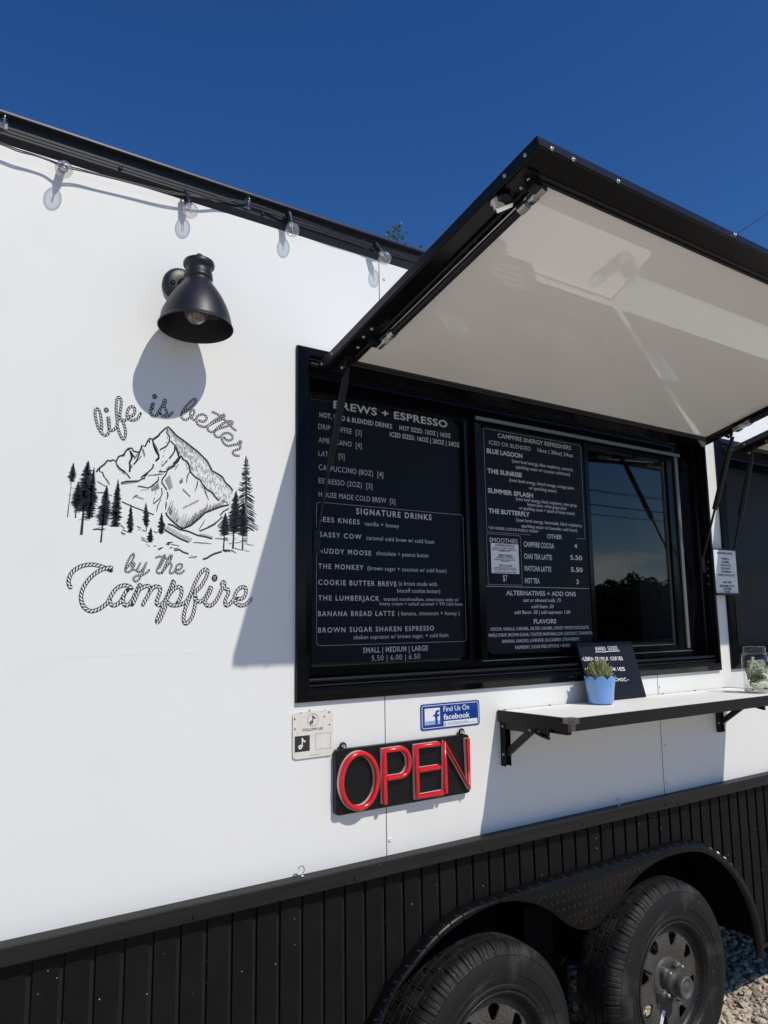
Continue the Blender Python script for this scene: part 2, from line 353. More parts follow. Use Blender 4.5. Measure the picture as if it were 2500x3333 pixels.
# plank ledge above the skirt
b = MB(); b.box((XL, -.044, zz(-.691)), (XR, -.0005, zz(-.651))); b.build('ledge_trim', M['ledge'], trailer, .003)
for px, py in ((632,2984), (1158,2860), (1573,2764), (1898,2685), (2168,2618), (2208,2613), (2424,2560)): screw(trailer, W(px, py, -.0445), (0,-1,0), M['satin_black'], .005)

# fender outline: outer edge at the wall and lower inner edge at the outer face, (x, z rel)
FO = spline([(1.135,-1.335),(1.163,-1.22),(1.212,-1.10),(1.285,-1.0),(1.350,-.945),(1.417,-.898),(1.494,-.858),(1.58,-.836),(1.685,-.829),(1.9,-.823),(2.126,-.821),(2.40,-.821),(2.60,-.821),(2.74,-.836),(2.85,-.881),(2.95,-.945),(3.03,-1.022),(3.09,-1.110),(3.128,-1.21),(3.140,-1.335)], .02)
FI = spline([(q*1.0123, z_*1.0123) for q, z_ in ((1.165,-1.310),(1.185,-1.20),(1.232,-1.075),(1.293,-.983),(1.355,-.936),(1.437,-.888),(1.509,-.861),(1.583,-.842),(1.646,-.834),(1.70,-.834),(1.756,-.843),(1.837,-.870),(1.90,-.903),(1.942,-.935),(1.995,-.972),(2.055,-.992),(2.111,-.987),(2.174,-.962),(2.252,-.920),(2.348,-.873),(2.446,-.850),(2.545,-.844),(2.648,-.851),(2.737,-.872),(2.842,-.926),(2.929,-1.005),(2.998,-1.116),(3.031,-1.24),(3.035,-1.310))], .02)
def zfo(x):
    if x <= FO[0][0] or x >= FO[-1][0]: return None
    for (a, za), (c, zc) in zip(FO, FO[1:]):
        if a <= x <= c: return za + (zc-za)*(x-a)/max(c-a, 1e-6)
# plank skirt
SKB = -1.312; PIT = .0658
b = MB(); k = MB(); x = .378 - PIT*46
while x < XR:
    xa, xb = max(x, XL)+.0065, min(x+PIT, XR)-.0065
    if xb > xa:
        for lo, hi, mbx, y0, y1 in ((xa, xb, b, -.012, -.004), (x, x+PIT, k, -.004, -.001)):
            q = [lo + (hi-lo)*t/4 for t in range(5)]
            z_ = [SKB if zfo(v) is None else max(SKB, zfo(v)-.012) for v in q]
            n = 5; top = [(v, zz(-.69)) for v in q[::-1]]
            mbx.prism([(v, zz(zv)) for v, zv in zip(q, z_)] + top, y0, y1)
    x += PIT
b.build('plank_skirt', M['skirt'], trailer); k.build('backing_board', M['skirt_dark'], trailer)
b = MB(); b.box((XL, -.016, zz(SKB-.014)), (1.17, .01, zz(SKB))); b.build('bottom_edging', M['satin_black'], trailer, .002)
b = MB(); b.box((3.158, -.016, zz(SKB-.014)), (XR, .01, zz(SKB))); b.build('bottom_edging', M['satin_black'], trailer, .002)
# underbody and wheel well
b = MB(); b.box((XL+.02, .02, zz(-1.29)), (1.16, DEP-.02, zz(-1.24))); b.box((3.17, .02, zz(-1.29)), (XR-.02, DEP-.02, zz(-1.24))); b.box((1.16, .34, zz(-1.29)), (3.17, DEP-.4, zz(-1.24)))
b.box((1.16, .335, zz(-1.29)), (3.17, .345, zz(-.79))); b.box((1.16, .002, zz(-.80)), (3.17, .34, zz(-.785))); b.box((1.15, .002, zz(-1.29)), (1.16, .34, zz(-.79))); b.box((3.16, .002, zz(-1.29)), (3.17, .34, zz(-.79)))
b.box((XL+.05, .5, zz(-1.37)), (XR-.05, .56, zz(-1.29))); b.box((XL+.05, 1.8, zz(-1.37)), (XR-.05, 1.86, zz(-1.29)))
b.build('underbody', M['underbody'], trailer)
for xc in (1.676, 2.545): MB().tube([(xc, .05, zz(-1.30)), (xc, DEP-.05, zz(-1.30))], .035, 12).build('axle', M['underbody'], trailer)
# added springs, equaliser and black filler slab to darken the space under the floor
b = MB(); b.tube([(1.36, .22, zz(-1.22)), (1.676, .22, zz(-1.27)), (2.11, .22, zz(-1.19)), (2.545, .22, zz(-1.27)), (2.90, .22, zz(-1.22))], .03, 8); b.box((2.04, .20, zz(-1.36)), (2.19, .25, zz(-1.0)), .01); b.build('added_suspension', M['underbody'], trailer)
b = MB(); b.box((1.20, .52, zz(-1.58)), (2.60, .60, zz(-1.37)), .01); b.build('dark_filler_slab', M['underbody'], trailer)
# room inside the trailer
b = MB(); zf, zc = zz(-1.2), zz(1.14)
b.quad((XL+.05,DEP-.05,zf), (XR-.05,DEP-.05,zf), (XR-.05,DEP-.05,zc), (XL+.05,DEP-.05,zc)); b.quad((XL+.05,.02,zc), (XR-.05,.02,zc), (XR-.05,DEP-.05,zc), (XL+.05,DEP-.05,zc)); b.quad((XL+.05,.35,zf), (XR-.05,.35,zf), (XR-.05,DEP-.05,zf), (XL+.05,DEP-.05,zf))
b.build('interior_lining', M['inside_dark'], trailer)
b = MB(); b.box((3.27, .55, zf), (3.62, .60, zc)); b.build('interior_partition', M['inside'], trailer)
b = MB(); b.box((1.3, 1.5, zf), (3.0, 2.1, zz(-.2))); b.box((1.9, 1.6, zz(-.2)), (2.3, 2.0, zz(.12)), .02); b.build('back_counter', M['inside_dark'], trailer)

# fender
def resample(P, n):
    d = [0]
    for p, q in zip(P, P[1:]): d.append(d[-1] + hypot(q[0]-p[0], q[1]-p[1]))
    out = []; j = 0
    for i in range(n):
        t = d[-1]*i/(n-1)
        while j < len(d)-2 and d[j+1] < t: j += 1
        f = (t-d[j])/max(d[j+1]-d[j], 1e-9); out.append((P[j][0]+(P[j+1][0]-P[j][0])*f, P[j][1]+(P[j+1][1]-P[j][1])*f))
    return out
NF = 150
fo = resample(FO, NF)
def nrm2(P, i):
    a, c = P[max(i-1, 0)], P[min(i+1, len(P)-1)]; t = V((c[0]-a[0], c[1]-a[1])).normalized(); return (t.y, -t.x)
def fi_at(p):                                     # matching point on the inner edge: same x inside, clamped at both ends
    return min(FI, key=lambda q: abs(q[0]-p[0]) + .25*abs(q[1]-p[1]))
fi = resample(FI, NF)
b = MB(); rows = []
for i, (x, z) in enumerate(fo):
    nx, nz_ = nrm2(fo, i); row = []
    ix, iz = fi[i]; g_ = min(1, max(.25, min(hypot(x-q[0], z-q[1]) for q in FI)/.040))
    for off, y in ((0, .004), (.0005, -.015), (.003, -.030), (.009, -.0425), (.019, -.0485), (.029, -.0500)): row.append((x+nx*off*g_, y, zz(z+nz_*off*g_)))
    row += [(ix, -.0505, zz(iz)), (ix, -.042, zz(iz))]
    rows.append(row)
nr = len(rows[0]); b.add([p for r in rows for p in r], [(i*nr+j, i*nr+j+1, (i+1)*nr+j+1, (i+1)*nr+j) for i in range(NF-1) for j in range(nr-1)], False)
fend = b.build('fender', M['fender'], trailer)
for p in fend.data.polygons: p.use_smooth = True
# raised diamonds of the tread plate
b = MB()
def bump(c, t, n_, l, wd, h):
    c, t, n_ = V(c), V(t).normalized(), V(n_).normalized(); s = t.cross(n_)
    b.add([c - t*l/2, c + s*wd/2, c + t*l/2, c - s*wd/2, c - t*l*.2 + n_*h, c + t*l*.2 + n_*h], [(0,1,4), (1,2,5), (1,5,4), (2,3,5), (3,0,4), (3,4,5)])
from mathutils.geometry import intersect_point_line
poly_in = [(p[0], zz(p[1])) for p in FI]
def inside_face(x, z):
    o = zfo(x)
    if o is None or z > zz(o) - .034: return False
    for (a, za), (c, zc_) in zip(FI, FI[1:]):
        if a <= x <= c: return z > zz(za + (zc_-za)*(x-a)/max(c-a, 1e-6)) + .012
    return False
gx = 1.2; ii = 0
while gx < 3.12:
    gz = zz(-1.05); jj = 0
    while gz < zz(-.84):
        if inside_face(gx, gz): bump((gx, -.0502, gz), ((1, 0, .9) if (ii+jj) % 2 else (1, 0, -.9)), (0,-1,0), .020, .0048, .0009)
        gz += .026; jj += 1
    gx += .026; ii += 1
dacc = 0; last = 0
for i in range(1, NF-1):
    dacc += hypot(fo[i][0]-fo[i-1][0], fo[i][1]-fo[i-1][1])
    if dacc - last > .040:
        last = dacc; r = rows[i]
        for (ja, jb, sgn) in ((2, 3, 1), (3, 4, -1)):
            p = V(r[ja]).lerp(V(r[jb]), .5); tn = (V(rows[i+1][ja]) - V(rows[i-1][ja])).normalized(); cn = (V(r[jb]) - V(r[ja])).normalized(); nn = tn.cross(cn)
            if nn.y > 0: nn = -nn
            bump(p + tn*(.02 if sgn < 0 else 0), tn*.5*sgn + cn*.9, nn, .028, .0060, .0026)
b.build('tread_pattern', mat('painted_tread_glints', (.030, .031, .034), .17, metal=.5, spec=.6), fend)  # paler, glossier dashes stand in for bright glints along the fender roll

# wheels
def wheel(xc, turn, zr=-1.300):
    zc_ = zz(zr); o = V((xc, -.055, zc_)); root = empty('wheel', o, parent=trailer)
    R_ = .338
    # tyre: half profile from bead to bead over the tread (radius, depth along +y)
    prof = [(.196,.030),(.202,.016),(.214,.008),(.222,.0075),(.226,.010),(.231,.008),(.250,.002),(.2515,.0035),(.253,.0012),(.272,-.001),(.292,.002),(.3045,.007),(.3055,.0095),(.307,.008),(.320,.0165),
            (.330,.026),(.3365,.035),(.3385,.048),(.3400,.060),(.3330,.0615),(.3330,.0655),(.3405,.067),(.3415,.090),(.3345,.0915),(.3345,.0955),(.3418,.097),(.3418,.117),(.3345,.1185),(.3345,.1225),(.3412,.124),(.3400,.147),(.3330,.1485),(.3330,.1525),(.3395,.154),(.3365,.172),(.320,.190),(.29,.200),(.25,.202),(.21,.195),(.196,.18)]
    SG = 720
    def rf(j, k, r):
        if 14 <= j <= 17: 
            q = k % 20
            if q in (2, 3): return r - .0060
            if q in (8, 14) and j <= 16: return r - .0035
        if 21 <= j <= 22 and (k + (2 if j == 21 else 5)) % 20 < 1: return r - .005
        if 25 <= j <= 26 and (k + (9 if j == 25 else 6)) % 20 < 1: return r - .005
        if 29 <= j <= 30 and (k + (2 if j == 29 else 5)) % 20 < 1: return r - .005
        if 33 <= j <= 35 and k % 20 in (6, 7): return r - .005
        return r
    b = MB(); b.lathe(prof, o, (0,1,0), SG, True, rf); ty = b.build('tyre', M['tyre'], root)
    e = ty.modifiers.new('split', 'EDGE_SPLIT'); e.split_angle = radians(28)
    # steel rim: flange, barrel and a dished disc with eight rounded triangular windows
    b = MB(); b.lathe([(.197,.034),(.206,.022),(.2085,.010),(.206,.0065),(.201,.008),(.198,.014),(.1935,.020),(.190,.028),(.187,.038),(.181,.045),(.173,.0485)], o, (0,1,0), 96)
    b.lathe([(.186,.060),(.176,.105),(.180,.17),(.196,.185)], o, (0,1,0), 64); b.build('rim', M['rim_dark'], root); b = MB()
    NS = 8; yd = lambda r: .048 - .008*sin(pi*min(max((r-.080)/.095, 0), 1))
    rin, rout = .078, .174
    for s_ in range(NS):
        t0 = turn + 2*pi*s_/NS; dt = 2*pi/NS; hole = []; bound = []
        cth, crr = t0 + dt/2, .130
        K = 40; rect = []
        for e0, e1 in (((-1,-1),(1,-1)), ((1,-1),(1,1)), ((1,1),(-1,1)), ((-1,1),(-1,-1))):
            rect += [(e0[0]+(e1[0]-e0[0])*q/10, e0[1]+(e1[1]-e0[1])*q/10) for q in range(10)]
        for u, v in rect:
            bound.append((cth + u*dt/2, crr + (v*(rout-crr) if v > 0 else v*(crr-rin))))
            l = hypot(u, v); ux, uy = u/l, v/l                      # window: wide outside, narrow inside, soft corners
            k_ = 1/(abs(ux)**3.2 + abs(uy)**3.2)**(1/3.2); ux, uy = ux*k_, uy*k_
            hole.append((cth + ux*.138*(1 + .40*uy), crr + .007 + uy*.0215 + (.004*(1-abs(ux)) if uy > 0 else 0)))
        P = lambda th, r, dy=0: (o.x + r*cos(th), o.y + yd(r) + dy, o.z + r*sin(th))
        mid = [(.5*(h[0]+q[0]), .5*(h[1]+q[1])) for h, q in zip(hole, bound)]
        vs = [P(*q) for q in bound] + [P(*q) for q in mid] + [P(*q) for q in hole] + [P(q[0], q[1], .006) for q in hole]
        b.add(vs, [(r*K+k, r*K+(k+1) % K, (r+1)*K+(k+1) % K, (r+1)*K+k) for r in range(3) for k in range(K)])
    b.lathe([(.079,.0478),(.074,.041),(.066,.038),(.050,.038),(.030,.046)], o, (0,1,0), 48)
    rm = b.build('wheel_disc', M['rim'], root)
    b = MB(); b.lathe([(.041,.064),(.040,.030),(.0385,.020),(.0385,.006),(.0365,.005),(.0365,-.014),(.0375,-.016),(.0375,-.032),(.035,-.036),(.030,-.036),(.028,-.031),(.010,-.031),(.008,-.033),(0,-.033)], o, (0,1,0), 40); b.build('hub_cap', M['hub'], root)
    for k in range(5):
        a = turn + .9 + 2*pi*k/5; p = o + V((.060*cos(a), 0, .060*sin(a))); b = MB()
        b.lathe([(.0125,.040),(.0125,.021),(.0095,.015),(.0065,.015)], p, (0,1,0), 6, False); b.lathe([(.0065,.021),(.0065,.000),(.0045,-.003),(0,-.003)], p, (0,1,0), 12); b.build('lug_nut', M['lug'], root)
    a = turn + 2.55; p = o + V((.168*cos(a), .045, .168*sin(a))); MB().tube([p, p + V((.004,-.022,-.004)), p + V((.008,-.040,-.008))], [.0055,.0045,.004], 10).build('valve_stem', M['rubber'], root)
    return root, o
wheel(1.676, .25)
rw, ro = wheel(2.545, .12, -1.289)
b = MB(); th = 4.28
def onrim(r, t): return (ro.x + r*cos(t), ro.y + .0385, ro.z + r*sin(t))
b.quad(onrim(.098, th-.10), onrim(.098, th+.10), onrim(.150, th+.06), onrim(.150, th-.06)); b.build('sticker', M['paper'], rw)

# serving window: a frame swept round the opening, with sashes, panes and tracks
def rect_sweep(mb, x0, x1, z0, z1, prof):
    n = len(prof); loops = []
    for cx, cz, sx, sz in ((x0, z0, 1, 1), (x1, z0, -1, 1), (x1, z1, -1, -1), (x0, z1, 1, -1)):
        loops.append([(cx + sx*i, y, cz + sz*i) for i, y in prof])
    mb.add([p for l in loops for p in l], [(c*n+j, c*n+j+1, ((c+1) % 4)*n+j+1, ((c+1) % 4)*n+j) for c in range(4) for j in range(n-1)])
b = MB(); rect_sweep(b, WX0, WX1, WZ0, WZ1, [(0, .001), (0, -.0105), (.0015, -.0125), (.004, -.0135), (.018, -.0225), (.021, -.0245), (.029, -.0255), (FR-.001, -.024), (FR, -.021), (FR, -.010), (FR+.005, -.009), (FR+.006, -.004), (FR+.006, .018), (FR+.012, .020), (FR+.014, .026), (FR+.014, .047), (FR+.020, .049), (FR+.021, .082)])
win = b.build('serving_window', M['gloss_black'], trailer)
def wpart(name, mt, *boxes, bevel=.0):
    q = MB()
    for bx in boxes: q.box(*bx)
    return q.build(name, mt, win, bevel)
zb, zt = zz(-.155), zz(.755)
# left fixed light, mullion, sliding sash and right hand glass
wpart('head_panel', M['gloss_black'], ((1.075, .050, zz(.688)), (2.985, .085, zt)))
wpart('sill_panel', M['gloss_black'], ((1.075, .046, zb-.01), (2.985, .085, zz(-.116))))
wpart('jamb_stile', M['gloss_black'], ((1.075, .046, zz(-.116)), (1.100, .085, zz(.688))))
wpart('mullion', M['gloss_black'], ((1.696, .046, zz(-.116)), (1.708, .085, zz(.688))), ((1.708, .054, zz(-.116)), (1.735, .085, zz(.688))), ((1.735, .034, zz(-.116)), (1.762, .085, zz(.688))))
wpart('sash_stile', M['gloss_black'], ((2.296, .036, zz(-.116)), (2.318, .085, zz(.688))), ((2.318, .046, zz(-.116)), (2.328, .085, zz(.688))))
wpart('lock_stile', M['gloss_black'], ((2.838, .050, zz(-.116)), (2.985, .085, zz(.688))))
wpart('sash_rail', M['gloss_black'], ((2.328, .052, zz(-.116)), (2.838, .085, zz(-.098))))
wpart('sash_rail', M['gloss_black'], ((2.328, .052, zz(.676)), (2.838, .085, zz(.688))))
wpart('window_pane', M['glass'], ((1.100, .070, zz(-.116)), (1.696, .072, zz(.688))))
wpart('window_pane', M['glass'], ((2.328, .066, zz(-.098)), (2.838, .068, zz(.676))))
wpart('top_track', M['dull_alu'], ((1.735, .026, zz(.697)), (2.900, .034, zz(.709))))
wpart('lock_strip', M['dull_alu'], ((2.884, .040, zz(-.112)), (2.902, .047, zz(.697))))
wpart('sill_track', M['dull_alu'], ((1.735, .030, zz(-.1235)), (2.900, .046, zz(-.121))))
q = MB(); ga = M['steel']  # pale metal strips stand in for highlight lines along the gasket
for bx in (((2.829, .060, zz(-.097)), (2.832, .066, zz(.675))), ((2.329, .060, zz(-.097)), (2.832, .066, zz(-.0945)))): q.box(*bx)
q.build('gasket_highlight', ga, win)
for z_, y_, r_ in ((zz(-.150), -.002, .0065), (zz(-.1645), -.010, .003)): MB().tube([(WX0+FR+.003, y_, z_), (WX1-FR-.003, y_, z_)], r_, 10).build('sill_bead', M['satin_black'], win)

# hatch, hinged at the head of the frame
MB().box((1.075, -.0405, zz(.7450)), (2.960, -.002, zz(.7620))).build('hinge_sun_block', M['gloss_black'], win, .002)  # added strip closing the hinge gap so sun stays off the menus
HX0, HX1 = 1.080, 2.955
hd = V((0, -.9703, .2421)); hn = V((0, -.2421, -.9703)); hp = V((0, -.0349, zz(.7537)))
def HP(x, a, bb): p = hp + hd*a + hn*bb; return V((x, p.y, p.z))
def hbox(mb, x0, x1, a0, a1, b0, b1):
    P = [HP(x, a, q) for q in (b0, b1) for x, a in ((x0, a0), (x1, a0), (x1, a1), (x0, a1))]; return mb.frame8(P)
def under(px, py, bb): return WP(px, py, HP(0, 0, bb), hn)
HL, HB = .9035, .0255
def ring(mb, prof, x0=HX0, x1=HX1, a0=.002, a1=HL):       # mitred bars round the leaf, profile = (inset, depth below the skin)
    n = len(prof); vs = []
    for cx, ca, sx, sa in ((x0, a0, 1, 1), (x1, a0, -1, 1), (x1, a1, -1, -1), (x0, a1, 1, -1)): vs += [HP(cx + sx*i_, ca + sa*i_, q_) for i_, q_ in prof]
    mb.add(vs, [(c*n+j, c*n+j+1, ((c+1) % 4)*n+j+1, ((c+1) % 4)*n+j) for c in range(4) for j in range(n-1)])
b = MB(); ring(b, [(.0, .0), (0, .0225), (.0015, .0248), (.0025, HB), (.0515, HB), (.0522, .0238), (.0534, .0238), (.054, HB)]); hatch = b.build('serving_hatch', M['gloss_black'], trailer)
b = MB(); ring(b, [(.0545, .0245), (.060, .0285), (.0645, .0245), (.0655, .0225), (.067, .0225), (.068, .0255), (.072, .0265), (.0755, .0245), (.0757, .0185)]); b.build('weather_seal', M['satin_black'], hatch)
b = MB(); hbox(b, HX0+.05, HX1-.05, .05, HL-.05, .004, .0200); b.build('inner_panel', M['hatch_white'], hatch)
b = MB(); hbox(b, HX0-.001, HX1+.001, .002, HL+.001, -.003, -.0003); b.build('outer_skin', M['hatch_outer'], hatch)
b = MB(); ring(b, [(-.0022, -.0015), (-.0024, .020), (-.0022, .0215), (-.0004, .0215)]); b.build('edge_angle', M['satin_black'], hatch)
hinge = MB(); hinge.tube([(HX0-.03, hp.y+.002, hp.z-.006), (HX1+.03, hp.y+.002, hp.z-.006)], .007, 10); hinge.build('hinge', M['satin_black'], hatch)
for px, py in ((1710,505), (1643,572), (1081,1152), (1048,1185)): screw(hatch, WX(px, py, HX0-.0024), (-1,0,0), M['steel'], .0050)
for px, py in ((1794,484), (1864,519), (2010,590), (2390,764)): screw(hatch, WP(px, py, HP(0, HL+.0024, 0), hd), hd, M['steel'], .0060)
for px, py in ((1721,584), (1696,611), (1210,1070), (1184,1096), (1165,1130)): screw(hatch, under(px, py, HB+.002), hn, M['steel'], .0050)
# cam lock on the left bar
p = under(1622, 655, HB); b = MB(); b.lathe([(.019, .0), (.019, .008), (.0145, .010), (.0145, .020), (.0105, .023), (.0, .023)], p, hn, 24); b.build('cam_lock', M['steel'], hatch)
b = MB(); q = p + hn*.020; ax = (hd*.75 + V((.55, 0, 0))).normalized(); sdv = hn.cross(ax).normalized()
P = [q + ax*a_ + sdv*s_ + hn*x_ for x_ in (0, .004) for a_, s_ in ((-.010, -.008), (.026, -.0055), (.030, .0055), (-.010, .008))]; b.frame8(P); b.build('lock_lever', M['chrome'], hatch, .0015)
b = MB(); b.sphere(under(1643, 645, HB+.008), .017, 18, 10, (1, 1, .6)); b.build('lock_knob', M['satin_black'], hatch)
# prop rods stowed along both sides under the hatch
def rod(a, c):
    d = (c-a).normalized(); MB().tube([a + d*.05, c - d*.05], .0098, 12).build('prop_rod', M['satin_black'], hatch)
    for e, s_ in ((a, 1), (c, -1)):
        k_ = MB(); k_.tube([e - d*s_*.010, e + d*s_*.016], .0098, 14); k_.tube([e + d*s_*.016, e + d*s_*.034, e + d*s_*.035, e + d*s_*.043], [.0115, .0115, .0090, .0090], 14); k_.tube([e + d*s_*.043, e + d*s_*.066], .0122, 14); k_.build('rod_coupling', M['steel'], hatch)
ra, rc = under(1760, 619, .044), under(1241, 1122, .044)
xm = .5*(ra.x+rc.x); ra.x = rc.x = xm; shx = (HX1 - .068) - xm
for o_, x0_, x1_ in ((V((0, 0, 0)), HX0+.030, xm), (V((shx, 0, 0)), HX1-.030, xm+shx)):
    rod(ra + o_, rc + o_)
    for e, dr in ((ra, -1), (rc, 1)):
        a_ = (e - hp).dot(hd); b = MB(); hbox(b, x0_-.022, x0_+.022, a_-.040 if dr < 0 else a_-.020, a_+.020 if dr < 0 else a_+.045, HB, HB+.002); hbox(b, min(x0_, x1_)+.010, max(x0_, x1_)-.008 if x1_ > x0_ else max(x0_, x1_)-.010, a_-.012, a_+.012, HB+.002, .050); b.build('rod_bracket', M['satin_black'], hatch, .0012)
zt_ = [WP(1392, 1040, HP(0, 0, HB), hn), WP(1405, 1075, HP(0, 0, .060), hn)]
MB().tube([rc - (rc-ra).normalized()*.050 + V((.0, 0, 0)) + V((.012*cos(t), 0, 0)) + hn*.012*sin(t) for t in [2*pi*k/12 for k in range(13)]], .0012, 6).build('cable_tie', M['paper'], hatch)
# gas struts holding the hatch up
for sgn in (-1, 1):
    t = under(1131, 1197, .046) if sgn < 0 else V((HX1 - .030, -.205, zz(.742)))
    if sgn < 0: xs0 = t.x
    xl = 1.088 if sgn < 0 else 2.966; l_ = V((xl, .004, zz(.235))); mdl = t.lerp(l_, .56)
    MB().tube([t.lerp(l_, .06), mdl], .0112, 14).build('gas_strut', M['satin_black'], hatch)
    MB().tube([mdl, l_], .0048, 10).build('strut_rod', M['satin_black'], hatch)
    MB().tube([t, t.lerp(l_, .07)], .008, 10).build('strut_end', M['satin_black'], hatch)
    a_ = (t - hp).dot(hd); b = MB(); hbox(b, t.x-.016, t.x+.020, a_-.055, a_+.030, HB, HB+.0022)
    pts = [(a_-.040, HB), (a_+.022, HB), (a_+.008, .054), (a_-.012, .058)]; n = len(pts); xo = t.x - .015*(-sgn if False else 1)
    vs = [HP(xo + t_, q0, q1) for t_ in (0, .003) for q0, q1 in pts]; b.add(vs, [tuple(range(n)), tuple(range(n, 2*n))] + [(i_, (i_+1) % n, (i_+1) % n + n, i_+n) for i_ in range(n)]); b.build('strut_bracket', M['satin_black'], hatch)
    screw(hatch, HP(xo - .0004, a_-.004, .046), (-1, 0, 0), M['steel'], .0055)
    b = MB(); b.box((xl-.012, -.008, zz(.20)), (xl+.010, -.0, zz(.27)), .002); b.build('lower_bracket', M['satin_black'], hatch)
    for dz in (.008, -.02, -.05, -.085): screw(hatch, (xl + (.006 if dz > 0 else -.004)*sgn, -.0245, zz(.235+dz)), (0,-1,0), M['satin_black'], .005)
win2 = copy_tree(win, trailer, (DX2, 0, 0)); hat2 = copy_tree(hatch, trailer, (DX2, 0, 0))
b = MB(); b.box((1.100+DX2, .058, zz(-.116)), (1.696+DX2, .060, zz(.20))); b.build('insect_screen', M['mesh_grey'], win2)
b = MB(); b.box((1.100+DX2, .058, zz(.20)), (1.696+DX2, .062, zz(.688))); b.build('upper_panel', M['menu'], win2)

# ================================================================== setting
b = MB(); S_ = 900
b.quad((-S_,-S_,0), (S_,-S_,0), (S_,S_,0), (-S_,S_,0)); tag(b.build('gravel_ground', M['gravel']), kind='structure')
b = MB(); b.quad((-S_,-S_,.004), (S_,-S_,.004), (S_,-15,.004), (-S_,-15,.004)); tag(b.build('grass_field', mat('dry_grass', (.075, .085, .030), .9, var=(.6, (.11, .10, .045)))), kind='structure')
# loose stones where the lot can be seen
rng = np.random.default_rng(3)
ico = bmesh.new(); bmesh.ops.create_icosphere(ico, subdivisions=1, radius=1); ico.verts.ensure_lookup_table()
iv = np.array([v.co[:] for v in ico.verts]); ifc = np.array([[v.index for v in f.verts] for f in ico.faces]); ico.free()
def stones(n, x0, x1, y0, y1, s0, s1):
    pos = np.c_[rng.uniform(x0, x1, n), rng.uniform(y0, y1, n), np.zeros(n)]; s = s0*(s1/s0)**rng.random(n)**1.6
    vs = iv[None]*(1 + rng.uniform(-.33, .33, (n, len(iv), 1)))*s[:, None, None]*rng.uniform([.8,.8,.45], [1.25,1.25,.85], (n, 1, 3))
    a = rng.uniform(0, 2*pi, n); t = rng.normal(0, .35, n)
    R1 = np.zeros((n,3,3)); R1[:,0,0] = np.cos(a); R1[:,0,1] = -np.sin(a); R1[:,1,0] = np.sin(a); R1[:,1,1] = np.cos(a); R1[:,2,2] = 1
    R2 = np.zeros((n,3,3)); R2[:,0,0] = 1; R2[:,1,1] = np.cos(t); R2[:,1,2] = -np.sin(t); R2[:,2,1] = np.sin(t); R2[:,2,2] = np.cos(t)
    vs = np.einsum('nij,nkj->nki', R1 @ R2, vs); vs += pos[:, None]; vs[:,:,2] += (s*.35 + rng.uniform(0, .006, n))[:, None]
    return vs
A = [stones(15000, 2.8, 4.9, -.7, 1.6, .006, .016), stones(700, 2.8, 4.9, -.7, 1.6, .016, .028), stones(3500, 1.0, 2.8, -.8, .6, .010, .022), stones(3500, 4.9, 8.5, -1.2, 2.4, .014, .030)]
vs = np.concatenate(A); ns = len(vs)
me = bpy.data.meshes.new('loose_gravel'); me.vertices.add(ns*len(iv)); me.vertices.foreach_set('co', vs.reshape(-1).astype(np.float32))
fl = (ifc[None] + (np.arange(ns)*len(iv))[:, None, None]).reshape(-1, 3); me.loops.add(fl.size); me.polygons.add(len(fl))
me.loops.foreach_set('vertex_index', fl.reshape(-1).astype(np.int32)); me.polygons.foreach_set('loop_start', np.arange(0, fl.size, 3, dtype=np.int32)); me.polygons.foreach_set('loop_total', np.full(len(fl), 3, np.int32))
me.update(calc_edges=True); me.validate(); me.polygons.foreach_set('use_smooth', np.zeros(len(me.polygons), bool)); me.materials.append(M['stone']); lg = bpy.data.objects.new('loose_gravel', me); C.objects.link(lg); tag(lg, kind='stuff', label='loose crushed limestone chips spread over the lot', cat='gravel')

# tree behind the trailer: only its tip shows over the roof
def leaves(mb, c, s):
    a = V((random.gauss(0,1), random.gauss(0,1), random.gauss(0,1))).normalized(); u = a.orthogonal().normalized(); v = a.cross(u)
    t = random.uniform(0, 2*pi); u, v = u*cos(t)+v*sin(t), v*cos(t)-u*sin(t); c = V(c)
    mb.add([c - u*s, c + v*s*.42 + a*s*.1, c + u*s, c - v*s*.42 + a*s*.1], [(0,1,2), (0,2,3)])
tip = W(1293, 733, 8.0)
tr = empty('poplar_tree', (tip.x+.03, 8.0, 0), 'young green tree behind the trailer with only its leafy tip above the roof', 'tree')
b = MB(); b.tube([(tip.x+.05, 8, -.1), (tip.x+.08, 8.02, 2.5), (tip.x-.02, 8, 5.2), (tip.x-.06, 8, 7.2), (tip.x, 8, tip.z-.12)], [.13, .10, .065, .03, .005], 10)
cb = MB()
for i in range(46):
    h = tip.z - .62 - 5.7*(i/46)**1.1; L_ = .18 + .30*min(tip.z-.2-h, 3.2); a = i*2.4
    p0 = V((tip.x-.03, 8, h)); p1 = p0 + V((cos(a)*L_, sin(a)*L_, .35*L_+.1)); b.tube([p0, p0.lerp(p1, .5) + V((0,0,-.03)), p1], [.016, .01, .003], 6)
    for k in range(26): q = p0.lerp(p1, random.uniform(.35, 1.08)); leaves(cb, q + V((random.gauss(0,.09), random.gauss(0,.09), random.gauss(0,.09))), random.uniform(.045, .085))
for px, py in ((1262,757),(1266,766),(1270,772),(1281,745),(1284,753),(1279,751),(1281,762),(1283,768),(1288,771),(1297,747),(1299,751),(1301,735),(1300,738),(1290,739),(1288,744),(1300,772),(1310,773),(1312,778),(1259,764),(1274,769),(1295,757),(1291,778)):
    q = W(px, py, 8.0); leaves(cb, q, random.uniform(.035, .055)); leaves(cb, q + V((random.gauss(0,.03), random.gauss(0,.05), random.gauss(0,.035))), random.uniform(.03, .05)); leaves(cb, q + V((random.gauss(0,.03), random.gauss(0,.05), random.gauss(0,.035))), .04)
b.build('trunk', M['bark'], tr); cb.build('crown', M['leaf'], tr)

